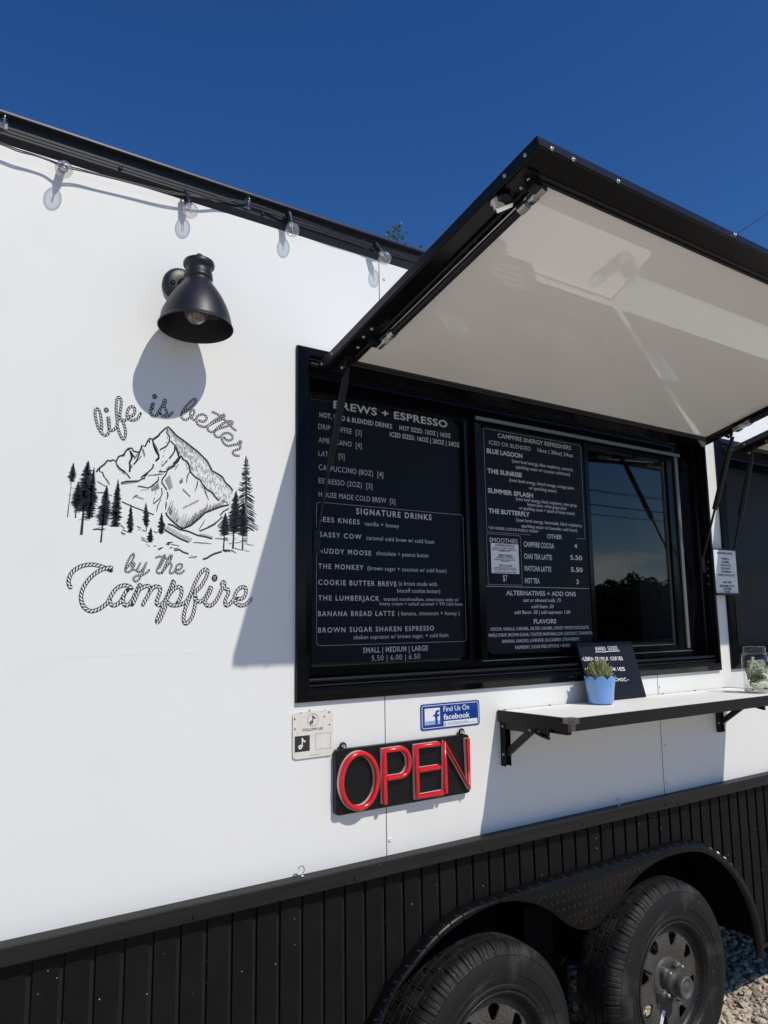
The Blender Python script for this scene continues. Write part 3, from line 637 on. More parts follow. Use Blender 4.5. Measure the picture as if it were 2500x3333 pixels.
# the wood across the road, mirrored in the serving window
b = MB()
for i in range(78):
    x = 8 + i*1.35 + random.uniform(-.5, .5); y = -44 + random.uniform(-5, 5); h = random.uniform(3.7, 5.0)*(.86 if x < 50 else 1.15)
    for k in range(420):
        t = random.random(); a = random.uniform(0, 2*pi); r = 2.4*sqrt(random.random())*sin(pi*min(.15+.85*t, 1))**.6
        leaves(b, (x + r*cos(a), y + r*sin(a), h*t + .2), random.uniform(.16, .32))
    for k in range(320): a = random.uniform(0, 2*pi); r = 1.7*sqrt(random.random()); leaves(b, (x + r*cos(a), y + r*sin(a), h*.86*random.random() + .1), random.uniform(.5, .9))
tag(b.build('wood', M['far_leaf']), kind='stuff', label='dark wood across the road mirrored in the window glass', cat='wood')
for i, xp in enumerate((14.0, 62.0)):
    po = empty('utility_pole', (xp, -27, 0), ('weathered utility pole standing nearest across the road' if i == 0 else 'weathered utility pole farther along the road'), 'utility pole', 'utility poles across the road')
    MB().tube([(xp, -27, -.3), (xp, -27, 10.4)], [.16, .11], 12).build('pole', M['wood_pole'], po)
    b = MB(); b.box((xp-.06, -28.1, 9.9), (xp+.06, -25.9, 10.04)); b.build('crossarm', M['wood_pole'], po)
for k, (y, z, wn) in enumerate(((-27.9, 10.0, 'topmost thin'), (-26.1, 9.45, 'second'), (-27.1, 8.9, 'third and thickest'), (-26.9, 8.3, 'lowest'))):
    pts = []
    for j in range(33):
        t = j/16 - .5; x = 14 + 48*t; tt = t % 1; pts.append((x, y, z - 4*.55*tt*(1-tt)))
    tag(MB().tube(pts, .03 if k == 2 else .018, 6).build('power_line', M['cable']), '%s of the sagging power lines mirrored in the serving window' % wn, 'power line', 'power lines across the road')
# service wire that crosses the sky at the right
a_, c_ = CAM + ray(2393, 765)*9.0, CAM + ray(2500, 694)*12.5
d_ = c_ - a_
pts = [a_ - d_*.55 + V((0,0,0))] + [a_ + d_*t for t in (0, .5, 1)] + [a_ + d_*2.2]
tag(MB().tube(pts, .0065, 6).build('overhead_wire', M['cable']), 'thin dark service wire crossing the sky above the hatch', 'wire')
e_ = pts[-1]; po = empty('utility_pole', (e_.x, e_.y, 0), 'bare utility pole behind the trailer that carries the service wire', 'utility pole')
MB().tube([(e_.x, e_.y, -.3), (e_.x, e_.y, e_.z+.3)], [.15, .11], 12).build('pole', M['wood_pole'], po)

# ================================================================== wall decal
zA = zm(5.53, 290, 1260); zB = zm(6.381, 560, 1260); zC = zm(5.184, 200, 1790); zD = zm(4.608, 480, 1790); zE = zm(5.184, 200, 1380); zF = zm(4.608, 500, 1380)
p0, p1 = W(216, 1160), W(168, 2142); x1_ = 0.99
dec = empty('wall_decal', ((p0.x+x1_)/2, 0, p1.z), 'white vinyl wall decal with rope lettering, a mountain and pines, below the wall lamp', 'wall decal')
b = MB(); b.quad((p1.x, -.0003, p1.z), (x1_, -.0003, p1.z), (x1_, -.0003, p0.z), (p1.x, -.0003, p0.z)); b.build('vinyl_sheet', M['decal'], dec)
ink, wht = MB(), MB(); lay = [0]
def flush_word():
    global ink, wht
    lay[0] = 0
    o = ink.build('rope_word', M['ink'], dec); wht.build('strand_marks', M['white_ink'], o); ink, wht = MB(), MB()
def rope(tf, pts, wpx, gap=.86):
    y = -.0010 - lay[0]*.00005; lay[0] += 1
    P = [W(*tf(*q)) for q in spline(pts, 5)]; w_ = wpx
    d = [0]
    for a, c in zip(P, P[1:]): d.append(d[-1] + (c-a).length)
    for q in P: q.y = y
    k = len(P); wd = [w_*(.86 if i in (0, k-1) else 1) for i in range(k)]
    t0 = (P[1]-P[0]).normalized(); t1 = (P[-1]-P[-2]).normalized(); P2 = [P[0]-t0*w_*.3] + P + [P[-1]+t1*w_*.3]; ink.ribbon(P2, [w_*.55] + wd + [w_*.55])
    s = .30*w_; j = 0
    while s < d[-1]:
        while j < len(d)-2 and d[j+1] < s: j += 1
        f = (s-d[j])/max(d[j+1]-d[j], 1e-9); c = P[j].lerp(P[j+1], f); t = (P[j+1]-P[j]).normalized(); n = V((-t.z, 0, t.x))
        A_ = c - n*w_*.37 - t*w_*.50; B_ = c + n*w_*.37 + t*w_*.42; m_ = (B_-A_).normalized(); q = V((-m_.z, 0, m_.x)); h = w_*(.165 if gap < 1 else .15)
        vs = [A_, A_.lerp(B_, .28) - q*h, A_.lerp(B_, .72) - q*h, B_, A_.lerp(B_, .72) + q*h, A_.lerp(B_, .28) + q*h]
        for v in vs: v.y = y - .000025
        wht.add(vs, [(0,1,2,3,4,5)]); s += gap*w_
def knot(tf, x, y, r):
    c = W(*tf(x, y)); R = (W(*tf(x+r, y)) - c).length; yy = -.0010 - lay[0]*.00005; lay[0] += 1
    ink.add([(c.x + R*cos(2*pi*k/14), yy, c.z + 1.1*R*sin(2*pi*k/14)) for k in range(14)], [tuple(range(14))])
    for dx, dz, a, l in ((-.35,.15,.9,.62), (.1,.4,.5,.6), (.25,-.2,1.3,.7), (-.2,-.45,.4,.5)):
        m_ = V((cos(a), 0, sin(a))); q = V((-m_.z, 0, m_.x)); cc = V((c.x + dx*R, yy-.000025, c.z + dz*R)); wht.add([cc - m_*R*l*.5, cc - q*R*.13, cc + m_*R*l*.5, cc + q*R*.13], [(0,1,2,3)])
wA, wB, wC, wH = .0070, .0058, .0098, .0050
for p in ([(222,800),(226,700),(218,600),(205,500),(178,420),(140,390),(110,420),(107,490),(122,580),(142,660),(170,740),(210,810),(255,858),(305,868),(345,832),(360,780),(352,700),(342,620),(336,545)],
          [(352,545),(362,640),(365,720),(372,765),(400,782),(440,772),(480,735),(500,690),(505,600),(492,500),(486,400),(490,300),(500,220),(530,182),(562,205),(578,270),(572,350),(558,440),(552,500),(560,555),(595,600),(622,660),(645,740),(655,820),(648,895),(622,938),(585,912),(555,850),(530,780),(512,720),(505,680)],
          [(520,545),(560,590),(605,608),(645,600),(690,560),(730,525),(780,515),(820,460),(815,380),(770,350),(715,380),(685,450),(685,530),(720,580),(780,600),(840,585),(890,545),(928,470)],
          ): rope(zA, p, wA, 1.1)
knot(zA, 308, 415, 45); flush_word()
for p in ([(1150,285),(1122,350),(1103,430),(1120,500),(1170,525),(1220,500),(1255,440),(1290,380),(1330,310),(1345,240),(1378,240),(1370,290),(1345,335),(1365,380),(1395,440),(1392,490),(1350,525),(1300,505),(1275,470)],
          [(1162,295),(1145,350),(1135,400)], [(1340,525),(1400,528),(1450,505),(1500,455)]): rope(zA, p, wA, 1.1)
knot(zA, 1178, 172, 43); flush_word()
for p in ([(480,240),(430,265),(345,340),(270,425),(215,510),(190,590),(215,655),(275,680),(335,655),(378,610),(372,560),(385,505),(420,470),(458,490),(455,550),(418,600),(402,635),(440,675),(490,672),(520,610),(575,575),(640,567),(705,600),(715,660),(665,712),(600,712),(548,680)],
          [(485,240),(490,290),(440,370),(370,430),(290,490),(222,535)],
          [(498,690),(530,770),(590,810),(660,825),(720,812),(790,760),(880,690),(960,640),(1020,600),(1070,570),(1090,598),(1055,640),(1000,680),(920,712),(830,760),(760,800),(735,845),(752,900),(800,930),(862,925),(930,862),(1010,792),(1080,745),(1150,715),(1220,707),(1258,737),(1225,778),(1160,802),(1060,836),(960,866),(890,910),(875,960),(900,1015),(950,1040),(1010,1030),(1050,980),(1110,955),(1190,962),(1250,1010),(1250,1070),(1200,1105),(1130,1095),(1075,1045)],
          [(1030,1060),(1050,1130),(1100,1190),(1180,1220),(1270,1200),(1350,1185),(1388,1145),(1412,1122),(1438,1142),(1420,1178),(1395,1190),(1412,1225),(1420,1265),(1380,1290),(1310,1310),(1265,1345),(1270,1390),(1320,1420),(1390,1425)],
          [(830,515),(890,535),(950,570),(1010,612),(1070,662),(1120,707),(1180,755),(1222,812),(1280,870),(1330,902)]): rope(zB, p, wB, 1.15)
flush_word()
for p in ([(1220,62),(1170,100),(1120,190),(1087,275),(1075,340),(1105,375),(1150,365),(1188,325),(1185,255),(1210,218),(1232,240),(1215,285),(1203,312),(1230,340),(1272,330),(1310,262),(1335,215)],
          [(1222,65),(1222,115),(1180,200),(1125,275),(1088,315)], [(1275,335),(1292,375),(1340,355),(1390,290),(1430,215),(1402,300),(1360,400),(1312,490),(1262,530),(1217,510),(1227,460),(1290,432),(1370,420),(1440,380),(1480,335)]): rope(zC, p, wH, 1.2)
flush_word()
for p in ([(262,72),(230,110),(190,190),(152,270),(137,320),(160,350),(200,342),(232,300),(265,230),(300,150),(332,92),(365,75)], [(265,75),(255,120),(212,210),(172,280)], [(122,118),(180,97),(240,112),(300,130),(360,102)],
          [(370,80),(355,130),(320,200),(270,270),(230,330),(214,352)], [(250,285),(300,228),(340,202),(362,222),(350,270),(332,320),(345,350),(385,340),(415,300),(430,250),(470,212),(513,217),(513,260),(480,293),(435,300),(422,322),(450,350),(510,345),(555,302)]): rope(zD, p, wH*.98, 1.2)
flush_word()
for p in ([(155,640),(120,565),(128,480),(168,395),(232,330),(320,282),(420,253),(530,247),(640,268),(740,303),(845,352)],
          [(850,295),(760,308),(680,332),(590,382),(500,455),(420,550),(362,650),(332,760),(335,860),(370,950),(440,1015),(520,1033),(620,1003),(710,948),(780,880),(840,770),(900,680),(970,622),(1060,597),(1140,612),(1190,655)],
          [(812,850),(832,912),(880,938),(940,915),(1000,862),(1050,772),(1095,695),(1122,672)], [(1045,790),(1038,870),(1075,932),(1130,920),(1192,850),(1245,742),(1288,645),(1322,580)], [(1335,590),(1300,690),(1260,780),(1215,880),(1185,930)],
          [(1290,690),(1350,645),(1440,607),(1492,632),(1495,690),(1440,800),(1395,880),(1372,930)], [(1500,690),(1550,632),(1605,610)]): rope(zC, p, wC)
for p in ([(70,575),(125,547),(178,562),(190,612),(170,680),(142,750),(137,800),(170,828),(228,800),(272,735),(310,650),(350,560),(385,462)], [(400,480),(370,570),(325,670),(280,760),(232,850),(190,935),(150,1025),(138,1085)], [(270,850),(225,960),(182,1050),(145,1092)],
          [(310,685),(370,612),(430,562),(488,560),(510,612),(500,690),(470,762),(440,805)], [(295,785),(350,822),(420,832),(500,815),(560,790),(602,740),(650,650),(690,550),(740,440),(800,340),(860,292),(900,312),(893,370),(858,450),(802,540),(745,600),(705,645),(722,720),(715,800),(698,900),(668,1000),(620,1070),(572,1103),(542,1060),(547,960),(572,860),(612,760),(642,690)],
          [(700,725),(770,773),(830,752),(870,702),(910,630),(942,552)], [(958,560),(932,640),(892,705),(858,770),(890,830),(950,830),(1010,780),(1060,700),(1100,612),(1130,560),(1112,510),(1130,480),(1155,500),(1145,550),(1170,580),(1208,600),(1205,660),(1170,740),(1162,800),(1190,833),(1240,800),(1290,740),(1310,680),(1342,610),(1400,562),(1460,562),(1478,620),(1458,690),(1402,733),(1345,727)],
          [(1300,745),(1322,790),(1380,830),(1460,820),(1520,772),(1555,730)]): rope(zD, p, wC*.98)
knot(zD, 1005, 420, 44); flush_word()
# the mountain, drawn in pen strokes
mt = MB(); ym = -.0009
def pen(tf, pts, wd=.0024, smooth=False):
    wd *= 1.22
    P = [W(*tf(*q), ym) for q in (spline(pts, 12) if smooth else pts)]; n = len(P)
    if len(pts) <= 3 and not smooth: mt.ribbon(P, [wd*.6] + [wd]*(n-2) + [wd*.45])
    else: mt.ribbon(P, wd)
for p in ([(590,810),(612,775),(650,735),(720,685),(750,650),(780,612),(825,627),(870,604),(920,632),(965,550),(1050,520),(1085,460),(1130,412),(1190,407),(1215,455),(1260,470),(1320,475),(1360,362),(1415,378),(1450,300),(1490,243),(1550,262),(1600,230),(1659,180)],): pen(zE, p, .0034)
OUT = [(0,222),(80,172),(85,152),(175,68),(222,43),(255,75),(350,178),(440,240),(520,300),(600,365),(650,400),(720,470),(800,550),(850,640),(880,702),(950,740),(1030,790),(1080,880),(1140,930),(1190,998)]
pen(zF, OUT, .0034)
for p, wd in (([(650,740),(640,800),(695,815),(715,890)], .0024), ([(920,632),(932,680),(980,740),(1060,802),(1120,862),(1160,920)], .0026), ([(1320,480),(1300,550),(1260,630),(1220,680)], .0026), ([(1160,450),(1180,520),(1187,580),(1150,650),(1162,720),(1150,810)], .0040), ([(1540,270),(1560,370),(1600,440),(1642,520),(1642,580),(1592,625)], .0036),
              ([(1555,675),(1540,740),(1480,800),(1400,860),(1345,905)], .0030), ([(1005,1000),(1090,967),(1310,962),(1345,932),(1412,915)], .0028), ([(1290,1050),(1370,1060),(1465,1080),(1550,1030),(1625,958)], .0026), ([(580,1158),(700,1160),(855,1212)], .0024), ([(1020,1310),(1180,1385),(1380,1462),(1560,1532)], .0024), ([(1200,1260),(1250,1212),(1295,1200)], .0024), ([(1180,480),(1210,540),(1235,570)], .0044), ([(1110,440),(1160,430)], .0030), ([(1480,260),(1490,320)], .0044), ([(1075,470),(1060,530),(1030,555)], .0022)): pen(zE, p, wd)
for p, wd in (([(215,70),(195,130),(243,190),(235,262),(195,332),(95,387)], .0030), ([(255,252),(320,322),(315,402),(290,452),(232,522)], .0030), ([(330,340),(362,420),(382,500),(345,550),(298,597)], .0042), ([(0,320),(40,422),(75,470),(80,502),(30,555)], .0034), ([(410,472),(450,532),(510,570),(545,650),(545,712),(630,800),(700,840),(740,912),(800,980),(890,1037),(930,1102),(988,1150)], .0034), ([(410,480),(362,570),(300,622),(210,692)], .0030), ([(370,605),(320,692)], .0026),
              ([(80,712),(165,717),(212,690),(182,760),(130,830),(125,880),(200,992)], .0030), ([(205,1015),(217,1072),(195,1140)], .0032), ([(192,1165),(187,1220),(180,1280)], .0030), ([(185,1325),(200,1370),(262,1440),(370,1535),(442,1572)], .0036), ([(760,940),(777,1022),(827,1142)], .0028), ([(1130,1212),(1000,1242),(880,1290),(770,1332),(700,1402),(560,1520),(460,1562),(400,1558)], .0038), ([(215,1500),(290,1520),(390,1582),(520,1610),(592,1640),(660,1670),(780,1692),(880,1722)], .0034), ([(165,1590),(240,1632),(400,1722),(525,1775)], .0032),
              ([(690,1607),(850,1540),(960,1462),(1030,1392),(998,1372),(1050,1310),(1130,1267)], .0030), ([(120,962),(130,1042),(100,1112),(40,1162),(0,1200)], .0022), ([(110,1130),(60,1230),(45,1320)], .0022), ([(545,715),(507,780),(495,882)], .0026), ([(660,850),(655,912),(622,1012)], .0026), ([(75,790),(70,850),(0,905)], .0030),
              ([(190,1812),(220,1780),(292,1770)], .0034), ([(215,1815),(245,1795)], .0050), ([(268,1805),(390,1830)], .0030), ([(245,1860),(280,1850)], .0040), ([(295,1868),(375,1862)], .0026), ([(310,1895),(390,1885),(440,1920),(525,1950)], .0034), ([(70,1882),(135,1852)], .0058), ([(560,1975),(590,1985)], .0026), ([(608,1983),(655,1990)], .0026), ([(525,2004),(637,2004)], .0026), ([(740,2030),(800,2012),(850,1978),(905,1950),(960,1932),(1022,1915)], .0038), ([(1030,1890),(1095,1920)], .0050), ([(1045,1880),(1150,1920)], .0040), ([(1080,1885),(1180,1900),(1240,1938)], .0026), ([(1210,1862),(1330,1895)], .0026), ([(1360,1895),(1435,1915)], .0022), ([(1125,1800),(1180,1785)], .0022), ([(920,1717),(1040,1725),(1120,1732)], .0022), ([(590,1777),(700,1782),(870,1797)], .0020), ([(1220,1785),(1310,1775)], .0022), ([(1400,1805),(1500,1820)], .0022)): pen(zF, p, wd)
def lerp_poly(P, x):
    for (a, za), (c, zc_) in zip(P, P[1:]):
        if min(a, c) <= x <= max(a, c): return za + (zc_-za)*(x-a)/((c-a) or 1)
    return P[-1][1]
INN = [(230,130),(330,330),(410,480),(450,530),(510,575),(545,690),(700,840),(740,910),(800,980),(890,1035),(930,1100),(1000,1150),(1190,1210)]
x = 238.0
while x < 1190:
    y0 = lerp_poly(OUT[4:], x) + random.uniform(4, 20); y1 = lerp_poly(INN, x-20); y = y0
    while y < y1 - 16:
        l = random.uniform(26, 92); l = min(l, y1-y); pen(zF, [(x - .22*(y-y0), y), (x - .22*(y+l-y0), y+l)], random.uniform(.0013, .0022)); y += l + random.uniform(8, 60)*(1 if x < 640 else 1.7)
    x += random.uniform(11, 17) if x < 640 else random.uniform(13, 22)
BASE = [(195,1230),(205,1320),(262,1420),(370,1530),(460,1560),(560,1515),(700,1400),(770,1330),(880,1288),(1000,1240)]
x = 205.0
while x < 1030:
    y = lerp_poly(BASE, x) - 6; l = random.uniform(90, 190)*(1 if x < 800 else .55); pen(zF, [(x, y), (x + .38*l, y-l)], random.uniform(.0014, .0022)); x += random.uniform(13, 20)
    if random.random() < .25: pen(zF, [(x, y-10), (x + .3*l*.5, y-l*.5)], .0026)
for i in range(12): y = 850 + i*13; x = 170 + i*6; pen(zF, [(x, y), (x+75-i*2, y-85+i*3)], .0017)
for i in range(24): x = 175 + i*16; y = lerp_poly([(165,1588),(240,1630),(400,1720),(540,1780)], x) - 4; pen(zF, [(x, y), (x+34, y-62+random.uniform(-8, 8))], .0018)
for i in range(16): x = 300 + i*17; y = 1590+i*8; 
for (x0, y0, x1, y1, n, l, s_) in ((690,1660,880,1705,13,26,.4), (440,1275,660,1170,14,40,.45), (440,1000,545,1100,12,34,.1), (400,900,440,870,5,60,-.2), (10,775,140,760,12,22,.1), (135,640,210,560,9,30,-.3), (205,700,330,640,12,50,-.5), (800,1570,920,1520,8,44,.5), (680,1590,740,1500,7,70,.5), (1035,1165,1110,1195,7,34,-.1), (960,1550,1020,1490,5,60,.4)):
    for i in range(n): t = i/max(n-1, 1); x, y = x0+(x1-x0)*t, y0+(y1-y0)*t; q = l*random.uniform(.6, 1.1); pen(zF, [(x, y), (x + s_*q, y - q)], .0018)
for (x0, y0, x1, y1, n, l, s_) in ((935,690,1060,800,11,-60,.0), (1065,800,1150,910,10,22,.3), (1020,1025,1290,985,18,52,.25), (1230,690,1345,555,13,30,-.2), (610,985,740,1060,11,30,.0), (710,880,810,1030,12,44,.1), (1350,420,1400,560,7,70,-.15), (1390,910,1450,860,7,44,-.2), (1470,880,1640,860,14,22,.1), (1340,1130,1460,1120,6,28,-.2), (1530,1140,1650,1090,9,110,.2), (1260,1240,1380,1280,8,34,.1), (1560,330,1640,470,6,60,.3), (1240,600,1330,480,8,60,.1), (1150,760,1200,730,4,50,.2)):
    for i in range(n): t = i/max(n-1, 1); x, y = x0+(x1-x0)*t, y0+(y1-y0)*t; q = l*random.uniform(.6, 1.1); pen(zE, [(x, y), (x - s_*q, y - q)], .0018)
for p in ([(1000,1700),(1065,1770)], [(1030,1785),(1100,1815)], [(1005,1820),(1040,1855),(1085,1857)], [(1275,1725),(1345,1760)], [(1300,1780),(1325,1790)], [(1360,1785),(1420,1815)], [(1350,1915),(1415,1945)], [(1350,1950),(1460,1995)], [(1560,1815),(1620,1838)], [(1430,2025),(1440,2035)], [(1460,2050),(1490,2065)], [(1560,2055),(1600,2062)], [(820,1720),(930,1730)], [(530,1780),(610,1772),(690,1790)]): pen(zE, p, .0032)
mt.build('mountain_drawing', M['ink'], dec)
# pines: one outlined, the others solid silhouettes
def pine(mb, tf, tx, ty, bx, by, wd, fol=.78, dense=1.0, rag=1.0):
    def at(t, off): x = tx + (bx-tx)*t + off; y = ty + (by-ty)*t; return x, y
    tw = wd*.16
    mb.add([W(*tf(*at(0, 0)), ym), W(*tf(*at(1, -tw*.8)), ym), W(*tf(*at(1, tw*.8)), ym)], [(0,1,2)])
    n = int(40*dense); 
    for i in range(n):
        t = .02 + (fol-.02)*(i/n); g = min(1, (t/fol)*1.5)**.8*(1 if t < fol*.85 else .8)
        for sgn in (-1, 1):
            L_ = wd*g*random.uniform(.78, 1.32)*rag; h = (fol/n)*random.uniform(1.3, 2.4); dr = random.uniform(-.2, .9)*h
            a = at(max(t-h*.6, 0), 0); c = at(t+h*.9, 0); e = at(t+dr, sgn*L_); q = at(t+h*.5, sgn*L_*.5)
            mb.add([W(*tf(*a), ym), W(*tf(*e), ym), W(*tf(*q), ym), W(*tf(*c), ym)], [(0,1,2,3)])
    for i in range(6):
        t = fol + (1-fol)*.4*random.random(); s_ = random.choice((-1, 1)); a = at(t, 0); e = at(t+.012, s_*wd*random.uniform(.3, .8)); pen(tf, [a, e], .0012)
pn = MB(); tmp = mt; mt = pn
for a in ((205,650,103,1570,70,.34,.5), (455,605,335,1870,190,.68,1.3), (555,712,465,1605,110,.97,1.1), (290,960,235,1585,92,.74,.8), (770,1018,665,2000,125,.70,1.1), (960,920,905,1735,100,.98,1.1), (1175,1350,1155,1840,62,.95,.5), (1425,1312,1432,1810,62,.80,.5), (1510,1740,1497,2000,58,.95,.45)): pine(pn, zE, *a)
for a in ((122,1320,117,1655,56,.95,.5), (1080,1330,1050,1870,88,.62,1.0), (1240,990,1190,1870,112,.72,1.2), (1350,1160,1335,1895,92,.70,1.1)): pine(pn, zF, *a)
for dx in (-8, 8): pen(zF, [(1385+dx*.3, 480), (1390+dx, 1100), (1388+dx*1.8, 1815)], .0022)
for i in range(58):
    t = i/58; y = 500 + t*1060; L_ = 18 + 200*t**.8
    for sgn in (-1, 1):
        l = L_*random.uniform(.5, 1.0); yy = y + random.uniform(-14, 14); pen(zF, [(1388+sgn*10, yy), (1388+sgn*l*.6, yy+12+l*.18), (1388+sgn*l, yy + (l*.10 if t < .5 else l*.55))], random.uniform(.0016, .0030))
pn.build('pine_drawing', M['ink'], dec); mt = tmp


# ================================================================== wall lamp
lx, ly, lz = .679, -.102, zz(.752)
lamp = empty('wall_lamp', (.671, 0, zz(.902)), 'matt black barn wall lamp with a bell shade and clear bulb', 'wall lamp')
MB().lathe([(0, -.022), (.020, -.022), (.036, -.020), (.043, -.016), (.047, -.010), (.048, 0)][::-1], (.671, 0, zz(.902)), (0,1,0), 48).build('backplate', M['lamp_black'], lamp)
screw(lamp, (.671-.026, -.0205, zz(.900)), (0,-1,0), M['satin_black'], .0065, 'thumb_screw'); screw(lamp, (.671+.026, -.0205, zz(.904)), (0,-1,0), M['satin_black'], .0065, 'thumb_screw')
MB().tube([(.671, -.018, zz(.902)), (.673, -.045, zz(.902)), (.679, -.075, zz(.905))], [.014, .012, .012], 14).build('arm', M['lamp_black'], lamp)
tilt = V((.045, .045, 1)).normalized()
prof = [(.0930,0),(.0945,.0012),(.0945,.0030),(.0925,.0042),(.0905,.012),(.0868,.028),(.0815,.046),(.0745,.064),(.0655,.082),(.0555,.098),(.0455,.112),(.0375,.123),(.0340,.130),(.0335,.133),(.0365,.135),(.0372,.139),(.0365,.143),(.0345,.1445),(.0355,.147),(.0358,.150),(.0340,.153),(.0330,.156),(.0330,.166),(.0375,.1685),(.0395,.172),(.0400,.178),(.0380,.1835),(.0330,.187),(.0200,.1915),(.0090,.193),(.0088,.203),(.0078,.2055),(0,.206)]
MB().lathe(prof, (lx, ly, lz), tilt, 72).build('shade', M['lamp_black'], lamp)
MB().lathe([(.0930,.0002),(.0895,.012),(.0858,.028),(.0805,.046),(.0735,.064),(.0645,.082),(.0545,.098),(.0445,.112),(.0300,.123),(0,.124)], (lx, ly, lz), tilt, 56).build('shade_lining', M['lamp_black'], lamp)
bo = V((lx, ly, lz)) + tilt*.045
bu = MB().lathe([(0,-.032),(.010,-.0305),(.020,-.025),(.027,-.016),(.030,-.004),(.029,.008),(.024,.020),(.017,.032),(.0135,.045),(.013,.055)], bo, tilt, 32).build('bulb', M['bulb'], lamp)
b = MB()
for k in range(5): a = 2*pi*k/5; q = bo + V((.007*cos(a), .007*sin(a), 0)); b.tube([q + tilt*(-.012), q + tilt*.022], .0009, 6)
b.build('filament', M['filament'], bu)
MB().lathe([(.0135,.05),(.0145,.052),(.0145,.085),(0,.085)], bo, tilt, 20).build('bulb_socket', M['steel'], lamp)
b = MB(); q = V((lx+.047, ly+.02, lz+.05)); b.quad(q + V((-.03,.006,-.012)), q + V((.018,-.012,-.012)), q + V((.012,-.012,.012)), q + V((-.032,.006,.012))); b.build('warning_label', mat('grey_label', (.10,.10,.10), .6), lamp)

# ================================================================== string lights
sx_ = empty('string_light', W(620, 640, -.03), 'string of clear globe bulbs on black cable along the roof rail', 'string light')
CY = -.026
cab = [W(px, py, y) for px, py, y in ((-260,398,CY),(-90,440,CY),(0,464,CY),(60,487,CY),(110,502,CY),(160,520,CY),(205,537,-.03),(260,550,CY),(330,569,CY),(430,594,CY),(530,619,CY),(598,632,-.026),(612,633,-.026),(660,641,CY),(720,645,-.022),(770,652,-.022),(804,658,-.021),(850,671,-.022),(900,689,-.024),(940,704,-.027),(955,706,-.027),(1010,724,CY),(1100,757,CY),(1180,784,CY),(1230,802,-.028),(1250,805,-.028),(1300,819,CY),(1400,848,CY),(1600,900,CY),(1900,985,CY))]
def sp3(P, n=8):
    P = [P[0]*2-P[1]] + P + [P[-1]*2-P[-2]]; out = []
    for i in range(1, len(P)-2):
        for k in range(n):
            t = k/n; a, b_, c, d = P[i-1:i+3]; out.append(.5*((2*b_) + (c-a)*t + (2*a-5*b_+4*c-d)*t*t + (3*b_-a-3*c+d)*t**3))
    return out + [P[-2]]
cc_ = sp3(cab); MB().tube(cc_, .0017, 7).build('cable', M['cable'], sx_)
MB().tube([p + V((0, -.0005, -.0036 + .0012*sin(i*.21))) for i, p in enumerate(cc_)], .0017, 7).build('cable', M['cable'], sx_)
def globe(c, ax, name='bulb', r=.0205):
    ax = V(ax).normalized(); c = V(c)     # ax points from the globe to its socket
    g = MB().lathe([(0,-r)] + [(r*sin(radians(t)), -r*cos(radians(t))) for t in range(12, 145, 11)] + [(.0085, r*1.02), (.0082, r*1.25)], c, ax, 28).build('bulb', M['bulb'], sx_)
    b = MB(); e1 = ax.orthogonal().normalized()
    for s_ in (-1, 1): b.tube([c + e1*.003*s_ - ax*.006, c + e1*.002*s_ + ax*.012], .0011, 6)
    b.build('filament', M['filament'], g)
    MB().lathe([(.0, r*.45), (.0045, r*.5), (.0075, r*.95), (.0078, r*1.2)], c, ax, 16).build('filament_stem', M['chrome'], g)
    MB().lathe([(.0085, r*1.1), (.0105, r*1.12), (.0112, r*1.3), (.0100, r*1.42), (.0100, r*2.55), (.0085, r*2.75), (.003, r*2.85), (.003, r*3.2), (0, r*3.2)], c, ax, 16).build('bulb_socket', M['cable'], sx_)
for (px, py, y, ax) in ((208,551,-.050,(.10,.85,.62)), (620,686,-.033,(-.18,.28,1)), (952,748,-.038,(-.16,.15,1)), (1253,840,-.046,(-.55,.35,1)), (-110,500,-.05,(0,.4,1)), (1600,955,-.045,(-.2,.3,1))):
    globe(W(px, py, y), ax)
def clip(px, py, lab):
    c = W(px, py, -.0145); t = empty('cable_clip', c, lab, 'cable clip', 'clear clips on the roof rail')
    b = MB(); b.box((c.x-.010, -.0165, c.z-.022), (c.x+.010, -.0145, c.z+.020), .0008); b.build('base_plate', M['clear'], t)
    b = MB(); b.tube([(c.x, -.0165, c.z+.010), (c.x, -.028, c.z+.006), (c.x, -.030, c.z-.004), (c.x, -.026, c.z-.010), (c.x, -.019, c.z-.010)], [.005, .0045, .0045, .004, .003], 10); b.build('hook', M['clear'], t)
clip(804, 657, 'clear plastic clip holding the cable between two glass bulbs'); clip(12, 392, 'clear plastic clip at the left end of the roof rail')

